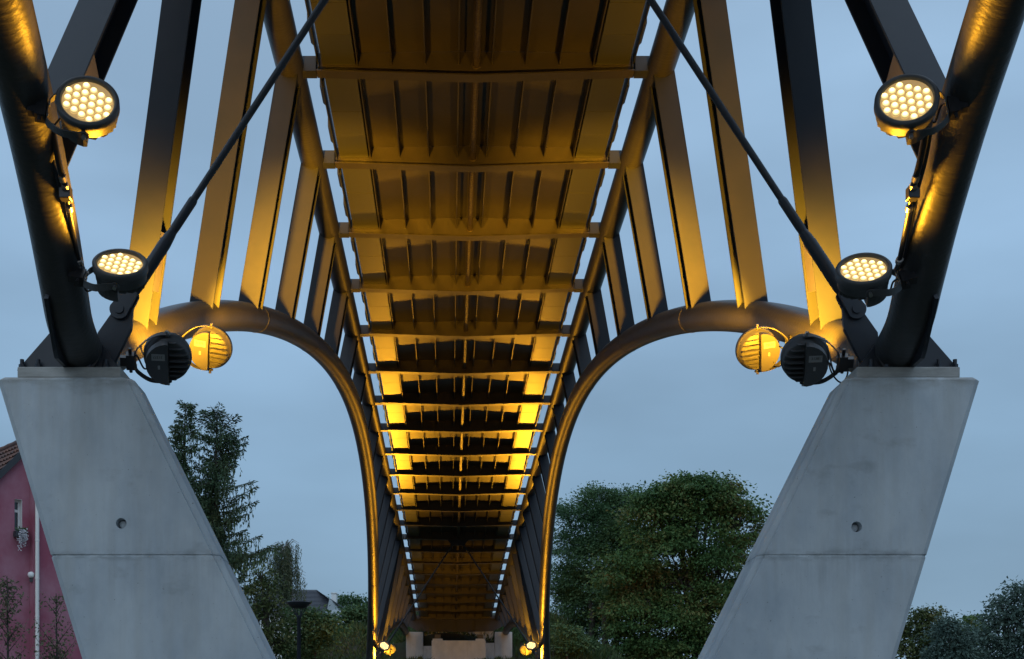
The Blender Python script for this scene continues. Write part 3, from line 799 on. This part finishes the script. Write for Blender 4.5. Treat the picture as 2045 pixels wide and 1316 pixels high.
L_BLUE = leaf_mat('willow leaves', [(0.061, 0.104, 0.092), (0.098, 0.153, 0.126), (0.131, 0.186, 0.148)])
L_TAN = leaf_mat('young tree leaves', [(0.084, 0.094, 0.056), (0.142, 0.136, 0.079), (0.187, 0.142, 0.084)])

# big tree right of the bridge
tree('chestnut_tree', 'large chestnut tree with brown-tinged crown between bridge and right pier', 'tree', 27, (1390, 1090),
     [(1385, 1002, 46), (1365, 968, 20), (1400, 975, 22), (1455, 982, 18), (1492, 1022, 20), (1508, 1062, 18), (1318, 992, 20), (1420, 962, 14), (1440, 1010, 42), (1345, 1030, 50), (1475, 1040, 38), (1300, 1060, 52), (1400, 1075, 70), (1480, 1100, 40), (1330, 1120, 62),
      (1440, 1150, 62), (1370, 1190, 70), (1290, 1180, 58), (1420, 1240, 68), (1340, 1270, 66), (1250, 1150, 50), (1255, 1215, 46), (1290, 1020, 34), (1325, 1005, 36), (1380, 985, 36), (1430, 990, 34), (1470, 1200, 45), (1270, 1250, 52), (1255, 1290, 44), (1290, 1320, 50), (1400, 1320, 70), (1310, 1340, 60)],
     L_CHEST, leaf=0.145, per=100, dens=1.15, clump=0.60, flat=0.38, hollow=0.70, droop=0.6)
tree('robinia_tree', 'feathery green robinia tree directly right of the bridge arch', 'tree', 29, (1195, 1110),
     [(1190, 1005, 32), (1180, 985, 14), (1212, 990, 14), (1258, 992, 16), (1128, 1025, 16), (1230, 1012, 34), (1270, 1020, 30), (1150, 1040, 36), (1205, 1060, 52), (1135, 1095, 36), (1255, 1080, 46), (1180, 1130, 56), (1130, 1160, 36), (1240, 1160, 48), (1150, 1215, 42), (1205, 1215, 46), (1130, 1240, 30), (1262, 1195, 46), (1235, 1230, 34), (1165, 1185, 44), (1215, 1265, 30), (1165, 1262, 28), (1190, 1245, 34), (1215, 1090, 46), (1275, 1120, 46), (1110, 1180, 22)],
     L_ROB, leaf=0.11, per=84, dens=1.6, clump=0.52, droop=0.1, hollow=0.62)
for x_, d_ in ((1180, 28.6), (1206, 28.2), (1230, 28.8)):
    p = at(x_, 1200, d_); h = ground_h(p.x, p.y)
    lab = {1180: 'leftmost of three thin dark trunks under the robinia crown', 1206: 'middle of three thin dark trunks under the robinia crown', 1230: 'rightmost of three thin dark trunks under the robinia crown'}[x_]
    r = empty('thin_tree', (p.x, p.y, h), lab, 'tree', 'thin trunks under the robinia')
    obj('trunk', MB().tube([Vector((p.x + 0.06 * math.sin(t * 5 + x_), p.y, h - 0.2 + t * (p.z - h + 0.2))) for t in np.linspace(0, 1, 7)], [0.17 - 0.08 * t for t in np.linspace(0, 1, 7)], 10), M_BARK, r)
    c = np.array([[p.x, p.y, p.z + 0.4]]) + rng.normal(size=(24, 3)) * np.array([0.5, 0.5, 0.5])
    pos, ax, wd = clumps(c, np.full(24, 0.4), 24, 0.6, 0.14, 0.1); leaves('crown', pos, ax, wd, L_ROB, r)
# far right trees
tree('maple_tree', 'yellow-green tree standing just right of the right pier', 'tree', 36, (1840, 1260), [(1835, 1240, 26), (1862, 1240, 26), (1815, 1265, 28), (1850, 1280, 36), (1880, 1262, 26), (1800, 1300, 30), (1845, 1325, 36), (1885, 1310, 30)], L_YELL, leaf=0.20, per=24, dens=1.3, clump=0.5)
tree('willow_tree', 'grey-green willow in front of the yellow-green tree at lower right', 'tree', 31, (1900, 1290), [(1898, 1248, 20), (1885, 1275, 26), (1915, 1272, 24), (1895, 1305, 34), (1930, 1300, 26), (1870, 1320, 28), (1920, 1330, 34)], L_BLUE, leaf=0.17, per=26, dens=1.3, clump=0.42)
tree('round_bush_tree', 'small olive tree between the willow and the right picture edge', 'tree', 38, (1945, 1270), [(1940, 1248, 22), (1960, 1262, 20), (1930, 1275, 26), (1955, 1290, 28)], L_CHEST, leaf=0.2, per=24, dens=1.3, clump=0.45)
tree('alder_tree', 'dark leafy alder cut by the right picture edge', 'tree', 32, (2010, 1230), [(2035, 1188, 24), (2005, 1215, 26), (2050, 1215, 30), (1985, 1245, 26), (2025, 1250, 36), (1970, 1285, 30), (2010, 1300, 40), (2055, 1290, 36), (1960, 1325, 34), (2010, 1340, 40)], L_BLUE, leaf=0.2, per=26, dens=1.25, clump=0.5)
# left-hand growth
tree('bush_tree', 'low round leafy trees behind the white gabled house', 'tree', 47, (705, 1230), [(690, 1205, 18), (715, 1210, 20), (735, 1218, 18), (675, 1215, 14), (705, 1235, 24), (735, 1245, 22)], L_BUSH, leaf=0.22, per=22, dens=1.4, clump=0.5)
tree('shrub', 'pale green shrub on the mound beside the left arch tube', 'shrub', 27.5, (708, 1238), [(700, 1228, 15), (722, 1226, 15), (738, 1232, 13), (685, 1238, 12)], L_BUSH, leaf=0.16, per=24, dens=1.5, clump=0.3, limbs=False)
tree('shrub', 'dense green shrub right behind the street lamp post', 'shrub', 22.5, (625, 1270), [(615, 1235, 24), (645, 1238, 22), (590, 1240, 24), (620, 1262, 30), (655, 1255, 24), (585, 1275, 30), (635, 1285, 26), (600, 1300, 30), (570, 1300, 28)], L_BUSH, leaf=0.14, per=24, dens=1.3, clump=0.34, limbs=False)
tree('shrub', 'yellowing tall shrub between the left pier and the street lamp', 'shrub', 21, (535, 1200), [(520, 1150, 20), (535, 1170, 20), (510, 1185, 20), (540, 1205, 24), (520, 1230, 26), (555, 1240, 22), (540, 1270, 26), (565, 1285, 22), (545, 1305, 24)], L_YELL, leaf=0.13, per=22, dens=1.15, clump=0.34)
tree('shrub', 'small leafy shrub at the foot of the far right arch tube', 'shrub', 24.5, (1128, 1290), [(1120, 1262, 16), (1145, 1270, 18), (1130, 1290, 20), (1160, 1290, 18)], L_BUSH, leaf=0.13, per=24, dens=1.3, clump=0.28, limbs=False)

# spruces with drooping sprays
def spruce(label, D, tip, half_px, base_y, seed, nb):
    rs = np.random.default_rng(seed)
    T = at(tip[0], tip[1], D); h = ground_h(T.x, T.y); root = empty('spruce_tree', (T.x, T.y, h), label, 'tree', 'spruces behind the left pier')
    b = MB(); b.tube([Vector((T.x + 0.06 * math.sin(6 * t), T.y, h - 0.2 + (T.z - h + 0.2) * t)) for t in np.linspace(0, 1, 12)], [0.20 * (1 - t) + 0.012 for t in np.linspace(0, 1, 12)], 8)
    pos, ax, wd = [], [], []
    px_m = D * U
    for i in range(nb):
        f = ((i + 0.5) / nb) ** 1.12
        dz = f * (base_y - tip[1]) * px_m
        L = (0.22 + 0.78 * min(1, f * 1.2) ** 0.80) * half_px * px_m * rs.uniform(0.35, 1.1) * (0.82 + 0.22 * math.sin(f * 31 + seed))
        th = rs.uniform(0, 2 * math.pi); d = np.array([math.cos(th), math.sin(th), 0])
        rise = 0.42 - 0.62 * f
        P0 = np.array([T.x, T.y, T.z - dz]); m = max(4, int(L / 0.10))
        line = []
        for j in range(m + 1):
            t = j / m
            line.append(P0 + d * L * t + np.array([0, 0, L * (rise * t - 0.55 * t * (1 - t) * f + 0.16 * t * t * f)]))
        b.tube([Vector(q) for q in line[::max(1, m // 5)]] if m > 5 else [Vector(line[0]), Vector(line[-1])], 0.014, 4)
        for j in range(1, m + 1):
            t = j / m; q = line[j]
            sd = np.array([-d[1], d[0], 0])
            for sg in (-1, 1):                      # side twigs
                nl = rs.integers(2, 4)
                tl = (0.10 + 0.28 * (1 - t) * min(1, L)) * rs.uniform(0.6, 1.2)
                for w in range(nl):
                    u_ = (w + rs.uniform(0, 1)) / nl
                    st = q + (sd * sg * 0.8 + d * 0.5) * tl * u_ + np.array([0, 0, -0.10 * u_ * tl])
                    pos.append(st); a = (sd * sg * rs.uniform(0.3, 1) + d * rs.uniform(0.2, 1.0) + np.array([0, 0, rs.uniform(-0.5, 0.25)]))
                    a = a / np.linalg.norm(a) * rs.uniform(0.09, 0.20); ax.append(a)
                    wv = np.cross(a, rs.normal(size=3)); wd.append(wv / np.linalg.norm(wv) * rs.uniform(0.016, 0.034))
            if f > 0.08:
                for w in range(rs.integers(1, 4)):      # hanging sprays
                    hl = rs.uniform(0.12, 0.75) * min(1, 0.35 + f); st = q + sd * rs.normal() * 0.13
                    for e in range(4):
                        pos.append(st + np.array([rs.normal() * .012, rs.normal() * .012, -hl * e / 4])); a = np.array([rs.normal() * 0.03, rs.normal() * 0.03, -hl / 4 * 1.5]); ax.append(a)
                        wv = np.cross(a, rs.normal(size=3)); wd.append(wv / np.linalg.norm(wv) * rs.uniform(0.016, 0.034))
            if t > 0.75:                              # upturned tip
                for w in range(3):
                    a = d * 0.09 + rs.normal(size=3) * 0.04 + np.array([0, 0, 0.05]); pos.append(q); ax.append(a)
                    wv = np.cross(a, rs.normal(size=3)); wd.append(wv / np.linalg.norm(wv) * 0.018)
    leaves('crown', np.array(pos), np.array(ax), np.array(wd), L_SPR, root)
    obj('trunk', b, M_BARK, root)
spruce('left and slimmer of the two dark spruces behind the left pier', 24, (371, 806), 90, 1300, 3, 205)
spruce('right and broader of the two dark spruces behind the left pier', 24.6, (434, 822), 165, 1380, 5, 290)
# weeping birch
def weeping(label, D, top, seed):
    rs = np.random.default_rng(seed); T = at(*top, D); h = ground_h(T.x, T.y); root = empty('weeping_birch', (T.x, T.y, h), label, 'tree')
    b = MB(); pos, ax, wd = [], [], []; pm = D * U
    b.tube([Vector((T.x + 0.25 * math.sin(3 * t), T.y, h - 0.2 + (T.z - h + 0.2) * t)) for t in np.linspace(0, 1, 9)], [0.11 * (1 - t) + 0.02 for t in np.linspace(0, 1, 9)], 8)
    for i in range(60):
        th = rs.uniform(0, 2 * math.pi); L = rs.uniform(0.25, 1.0) * 46 * pm; z0 = T.z - rs.uniform(0.0, 0.55) * 2.4
        p0 = np.array([T.x, T.y, z0]); d = np.array([math.cos(th), math.sin(th), 0])
        pts = [p0, p0 + d * L * 0.5 + np.array([0, 0, 0.30]), p0 + d * L + np.array([0, 0, 0.1])]
        b.tube([Vector(q) for q in pts], [0.02, 0.014, 0.006], 4)
        for j in range(4):
            t = rs.uniform(0.25, 1.0); st = p0 + d * L * t + np.array([0, 0, 0.32 * (1 - abs(2 * t - 1))]); hl = rs.uniform(0.6, 2.1)
            n = int(hl / 0.032)
            for e in range(n):
                pos.append(st + np.array([rs.normal() * .03, rs.normal() * .03, -hl * e / n])); a = np.array([rs.normal() * 0.5, rs.normal() * 0.5, -1]); a *= rs.uniform(0.08, 0.14) / np.linalg.norm(a); ax.append(a)
                wv = np.cross(a, rs.normal(size=3)); wd.append(wv / np.linalg.norm(wv) * 0.016)
    leaves('crown', np.array(pos), np.array(ax), np.array(wd), L_BIRCH, root); obj('trunk', b, M_BIRCH, root)
weeping('grey-green weeping birch with trailing twigs above the street lamp', 26, (570, 1092), 4)
# young street trees in front of the crimson house
def sapling(label, D, base_x, top_y, spread, seed):
    rs = np.random.default_rng(seed); T = at(base_x, top_y, D); root = empty('young_tree', (T.x, T.y, 0), label, 'tree', 'young trees by the crimson house')
    b = MB(); b.tube([(T.x, T.y, -0.1), (T.x + 0.03, T.y, T.z * 0.5), (T.x, T.y, T.z)], [0.05, 0.035, 0.008], 8); cs = []
    for i in range(34):
        z0 = rs.uniform(0.45, 0.97) * T.z; th = rs.uniform(0, 6.28); L = spread * D * U * rs.uniform(0.5, 1.1) * min(1, (T.z - z0) / (0.3 * T.z) + 0.25)
        e = Vector((T.x + L * math.cos(th), T.y + L * math.sin(th), z0 + L * 1.1)); b.tube([(T.x, T.y, z0), e], [0.012, 0.003], 4)
        for t in np.linspace(0.25, 1, 5): cs.append(np.array(Vector((T.x, T.y, z0)).lerp(e, t)))
    cs = np.array(cs); pos, ax, wd = clumps(cs, np.full(len(cs), 0.14), 7, 0.9, 0.075, 0.3)
    leaves('crown', pos, ax, wd, L_TAN, root); obj('trunk', b, M_BARK, root)
sapling('thin young tree with sparse leaves at the left picture edge', 13.5, 14, 1150, 42, 3)
sapling('thin young tree between the downpipe and the left pier', 14.5, 112, 1185, 46, 8)

# grass on the mound
n = 110000
gx = rng.uniform(-11, 9, n); gy = rng.uniform(40.5, 57, n)
keep = ~((np.abs(gx) < 2.4) & (gy > 50.3) & (gy < 54.5)); gx, gy = gx[keep], gy[keep]
pos = np.array([(x, y, ground_h(x, y) - 0.02) for x, y in zip(gx, gy)])
tall = rng.uniform(0.08, 0.30, (len(pos), 1)) * (0.7 + 0.8 * (np.sin(gx * 1.7 + gy) > 0)[:, None])
ax = np.concatenate([rng.normal(size=(len(pos), 2)) * 0.45, np.ones((len(pos), 1))], axis=1) * tall
wd = unit(np.cross(ax, rng.normal(size=pos.shape))) * 0.026
L_GRASS = leaf_mat('rough grass', [(0.035, 0.075, 0.026), (0.060, 0.110, 0.036), (0.115, 0.110, 0.050)], 0.2)
props(leaves('grass', pos, ax, wd, L_GRASS, None), kind='stuff')

# ------------------------------------------------------------------ crimson house
M_WALL = mat('crimson render', (0.310, 0.080, 0.125), 0.9, noise=((0.9, 0.9, 0.7), (0.420, 0.200, 0.255), 0.38, 0.72), bump=((60, 60, 60), 0.15, 0.01))
M_TILE = mat('clay roof tiles', (0.145, 0.062, 0.040), 0.8, noise=((3, 3, 5), (0.075, 0.052, 0.050), 0.4, 0.65))
M_VERGE = mat('dark verge board', (0.035, 0.038, 0.045), 0.6)
M_WHITE = mat('white paint', (0.82, 0.82, 0.81), 0.5)
M_GLASS = mat('window glass', (0.03, 0.035, 0.04), 0.08, spec=0.7)
M_PIPE = mat('zinc downpipe', (0.80, 0.77, 0.73), 0.4, 0.1)
HD = 20
AP = at(72, 872, HD); th = R(41)
tv = Vector((math.cos(th), math.sin(th), 0)); nv = Vector((math.sin(th), -math.cos(th), 0)); back = -nv
ho = Vector((AP.x, AP.y, 0))
house = empty('crimson_house', ho, 'crimson rendered house with clay tiled roof behind the left pier', 'house')
def hp(s_, z_, d_): return ho + tv * s_ + nv * d_ + Vector((0, 0, z_))
ZR = AP.z; pit = 1.09; EW = 4.6
def s_of(xp):
    # where the sight line at xp meets the gable plane
    dx = (xp - 898) * U / BAY; X0 = ho.x - CAMX; return (dx * ho.y - X0) / (tv.x - dx * tv.y)
def z_of(xp, yp):
    s_ = s_of(xp); Y = ho.y + tv.y * s_; return CAMZ + (1510 - yp) * U * Y / BAY
w0, w1 = s_of(29), s_of(44); zt0, zt1 = z_of(36, 1061), z_of(36, 997)
dpx = s_of(66)
# gable wall with a real window opening: strips round the hole
b = MB()
fnw = lambda a, c, d: hp(a, c, d)
def wz(s_): return ZR - 0.14 - pit * abs(s_)
b.prism([(-EW, -0.3), (w0, -0.3), (w0, wz(w0)), (-EW, wz(-EW))], -0.3, 0, fnw)
b.prism([(w1, -0.3), (dpx - 0.1, -0.3), (dpx - 0.1, min(wz(dpx - 0.1), ZR - 0.14)), (w1, wz(w1))], -0.3, 0, fnw)
b.prism([(w0, -0.3), (w1, -0.3), (w1, zt0), (w0, zt0)], -0.299, -0.001, fnw)
b.prism([(w0, zt1), (w1, zt1), (w1, wz(w1)), (w0, wz(w0))], -0.299, -0.001, fnw)
gw = obj('gable_wall', b, M_WALL, house)
obj('side_wall', MB().prism([(dpx - 0.098, -0.3), (EW, -0.3), (EW, wz(EW)), (0.05, ZR - 0.16), (dpx - 0.098, ZR - 0.16)], -0.3, 0.22, fnw), M_WALL, house)
obj('back_wall', MB().prism([(-EW, -0.3), (-EW, wz(-EW)), (-EW + 0.25, wz(-EW) + 0.2), (-EW + 0.25, -0.3)], -9, -0.302, fnw), M_WALL, house)
# roof slope: courses of wavy pantiles, each course lapping the one below
b = MB(); rows = 22; slope_len = (EW + 0.35) * math.sqrt(1 + pit * pit); run = slope_len / rows
for r_ in range(rows):
    v = []; cols = 200
    for jj, (q, lift) in enumerate(((r_ * run, 0.015), ((r_ + 1.12) * run, 0.075), ((r_ + 1.12) * run, 0.045))):
        for i in range(cols + 1):
            d_ = 0.12 - i * 9.2 / cols
            wv = 0.024 * math.sin(i * 2 * math.pi / 5)
            s_ = -q / math.sqrt(1 + pit * pit); v.append(hp(s_ - (lift + wv) * 0.72, ZR + pit * s_ + (lift + wv) * 0.68, d_))
    m = cols + 1
    b.add(v, [(jj * m + i, jj * m + i + 1, (jj + 1) * m + i + 1, (jj + 1) * m + i) for jj in range(2) for i in range(cols)])
roof = obj('roof', b, M_TILE, house)
obj('ridge_tiles', MB().tube([hp(0, ZR + 0.04, 0.12 - i * 0.31) for i in range(30)], [0.10 + 0.012 * (i % 2) for i in range(30)], 10), M_TILE, roof)
obj('right_roof_slope', MB().prism([(0.02, ZR - 0.02), (EW + 0.3, ZR - 0.02 - pit * (EW + 0.3)), (EW + 0.3, ZR - 0.12 - pit * (EW + 0.3)), (0.02, ZR - 0.12)], -9, 0.35, fnw), M_TILE, roof)
obj('verge_board', MB().prism([(0, ZR + 0.06), (-EW - 0.4, ZR + 0.06 - pit * (EW + 0.4)), (-EW - 0.4, ZR - 0.20 - pit * (EW + 0.4)), (0, ZR - 0.20)], 0.122, 0.16, fnw), M_VERGE, house)
win = obj('window', MB().box((0, 0, 0), (0.001, 0.001, 0.001)), M_WHITE, house) if False else None
W_, H_ = w1 - w0, zt1 - zt0
fr = MB()
fr.prism([(w0 + 0.001, zt0), (w0 + 0.055, zt0), (w0 + 0.055, zt1), (w0 + 0.001, zt1)], -0.24, -0.18, fnw)
fr.prism([(w1 - 0.055, zt0), (w1 - 0.001, zt0), (w1 - 0.001, zt1), (w1 - 0.055, zt1)], -0.24, -0.18, fnw)
for za, zb_ in ((zt0, zt0 + 0.06), (zt1 - 0.06, zt1), (zt0 + H_ * 0.62, zt0 + H_ * 0.62 + 0.08)):
    fr.prism([(w0 + 0.056, za), (w1 - 0.056, za), (w1 - 0.056, zb_), (w0 + 0.056, zb_)], -0.239, -0.181, fnw)
win = obj('window', fr, M_WHITE, house)
obj('pane', MB().prism([(w0 + 0.05, zt0 + 0.05), (w1 - 0.05, zt0 + 0.05), (w1 - 0.05, zt1 - 0.05), (w0 + 0.05, zt1 - 0.05)], -0.215, -0.205, fnw), M_GLASS, win)
obj('reveal', MB().prism([(w1 - 0.004, zt0), (w1 - 0.0005, zt0), (w1 - 0.0005, zt1), (w1 - 0.004, zt1)], -0.178, 0.004, fnw).prism([(w0 + 0.002, zt1 - 0.004), (w1 - 0.005, zt1 - 0.004), (w1 - 0.005, zt1 - 0.0005), (w0 + 0.002, zt1 - 0.0005)], -0.178, 0.004, fnw), M_WHITE, win)
dp = obj('downpipe', MB().tube([hp(dpx, 0, 0.30), hp(dpx, ZR - 0.6, 0.30)], 0.062, 12), M_PIPE, house)
for i in range(8): obj('pipe_collar', MB().tube([hp(dpx, 1.2 + i * 1.15, 0.30), hp(dpx, 1.25 + i * 1.15, 0.30)], 0.068, 12), M_PIPE, dp)
# flower box with trailing white petunias under the window
fb = empty('flower_box', hp((w0 + w1) / 2, zt0 - 0.2, 0.1), 'window box with trailing white flowers on the crimson house', 'flower box')
obj('box', MB().prism([(w0 - 0.05, zt0 - 0.20), (w1 + 0.05, zt0 - 0.20), (w1 + 0.05, zt0 - 0.02), (w0 - 0.05, zt0 - 0.02)], 0.02, 0.22, fnw), M_VERGE, fb)
pos = []; 
for i in range(9):
    s_ = w0 + W_ * (0.25 + 0.95 * i / 9); ln = rng.uniform(0.22, 0.62)
    for t in np.linspace(0, 1, 60): pos.append(np.array(hp(s_, zt0 - ln * t, 0.25)) + rng.normal(size=3) * 0.028)
pos = np.array(pos); a = unit(rng.normal(size=pos.shape)) * 0.05; leaves('trailing_flowers', pos, a, unit(np.cross(a, rng.normal(size=pos.shape))) * 0.02, mat('white petals', (0.62, 0.60, 0.64), 0.7), fb)
pos = np.array([np.array(hp(rng.uniform(w0, w1 + .1), zt0 + rng.uniform(-.05, .06), 0.16)) + rng.normal(size=3) * 0.03 for _ in range(160)]); a = unit(rng.normal(size=pos.shape) + np.array([0, 0, .5])) * 0.07
leaves('leaves', pos, a, unit(np.cross(a, rng.normal(size=pos.shape))) * 0.02, L_BUSH, fb)
# wall lamp beside the downpipe
lp = hp(s_of(57), z_of(57, 1150), 0.18)
wlamp = empty('wall_lamp', lp, 'small pale globe wall lamp beside the zinc downpipe', 'wall lamp')
obj('globe', MB().lathe([(0.0, 0.11), (0.06, 0.095), (0.095, 0.05), (0.10, 0.0), (0.085, -0.05), (0.05, -0.08), (0, -0.08)], 16, Matrix.Translation(lp)), M_WHITE, wlamp)
obj('lamp_arm', MB().box(tuple(lp + Vector((-0.04, -0.02, -0.20))), tuple(lp + Vector((0.06, 0.06, -0.08)))), M_VERGE, wlamp)

# ------------------------------------------------------------------ slate-roofed house far left of the bridge
M_SLATE = mat('slate roof', (0.038, 0.042, 0.056), 0.55, noise=((3, 3, 8), (0.055, 0.058, 0.070), 0.4, 0.6))
SD = 42; sh = at(600, 1310, SD)
slate = empty('slate_house', (sh.x, sh.y, 0), 'white gabled house under a dark slate half-hip roof beyond the shrubs', 'house')
ps = SD * U
X = lambda x: at(x, 0, SD).x
Z = lambda y: at(0, y, SD).z
Y0 = BAY * SD
# white walls
obj('wall', MB().prism([(X(520), 0), (X(648), 0), (X(648), Z(1226)), (X(520), Z(1226))], Y0 - 0.1, Y0 + 6, lambda a, c, d: Vector((a, d, c))), M_WHITE, slate)
obj('gable_wall', MB().add([(X(652), Y0 - 0.1, Z(1225)), (X(678), Y0 + 3, Z(1240)), (X(672), Y0 + 3, Z(1201)), (X(658), Y0 - 0.1, Z(1196)),
                            (X(652) - .2, Y0 + 0.1, 0), (X(678) - .2, Y0 + 3.1, 0)], [(0, 1, 2, 3), (4, 5, 1, 0)]), M_WHITE, slate)
# roof slope in overlapping slate courses
b = MB(); nrow = 18
def edge(t): # t 0 ridge .. 1 eave : left x, right x, y(px), depth
    return (X(500), X(622 + 76 * t) if t < 0.48 else X(658.5 - 16 * (t - 0.48)), Z(1165 + 62 * t), Y0 + 3.2 - 3.6 * t)
for i in range(nrow):
    t0, t1 = i / nrow, (i + 1.15) / nrow
    l0, r0, z0, y0 = edge(t0); l1, r1, z1, y1 = edge(t1)
    b.add([(l0, y0, z0), (r0, y0, z0), (r1, y1 - 0.05, z1 + 0.02), (l1, y1 - 0.05, z1 + 0.02), (l1, y1 - 0.02, z1 - 0.03), (r1, y1 - 0.02, z1 - 0.03)], [(0, 1, 2, 3), (3, 2, 5, 4)])
rf = obj('roof', b, M_SLATE, slate)
obj('hip', MB().add([(X(620), Y0 + 3.2, Z(1165)), (X(658), Y0 + 0.2, Z(1194)), (X(679), Y0 + 3.2, Z(1202)), (X(622), Y0 + 3.6, Z(1166)), (X(658), Y0 + 0.2, Z(1196.5)), (X(679), Y0 + 3.2, Z(1205))], [(0, 1, 2, 3), (1, 4, 5, 2)]), M_SLATE, rf)
obj('chimney', MB().box((X(655), Y0 + 2.4, Z(1200)), (X(665), Y0 + 3.2, Z(1176))).box((X(654), Y0 + 2.35, Z(1176) + 0.002), (X(666), Y0 + 3.25, Z(1174))), M_WHITE, rf)

# ------------------------------------------------------------------ street lamp
LD = 14; lb = at(597, 1212, LD)
sl_ = empty('street_lamp', (lb.x, lb.y, 0), 'dark post-top street lamp with a shallow dish head', 'street lamp')
T = Matrix.Translation((lb.x, lb.y, 0))
pz = at(0, 1229, LD).z
obj('pole', MB().lathe([(0.060, -0.2), (0.052, 1.0), (0.040, pz - 0.05), (0.052, pz - 0.04), (0.052, pz), (0, pz)], 16, T), M_STEEL, sl_)
zt_, zd = at(0, 1203, LD).z, at(0, 1214, LD).z
obj('dish', MB().lathe([(0.0, zt_ + 0.01), (0.255, zt_ + 0.006), (0.268, zt_ - 0.004), (0.262, zt_ - 0.02), (0.155, zd), (0.0, zd)], 40, T), M_ROD, sl_)
for i in range(6):
    a = i * math.pi / 3 + 0.3
    obj('stay', MB().tube([(lb.x + 0.045 * math.cos(a), lb.y + 0.045 * math.sin(a), pz - 0.03), (lb.x + 0.145 * math.cos(a), lb.y + 0.145 * math.sin(a), zd + 0.002)], 0.011, 6), M_ROD, sl_)
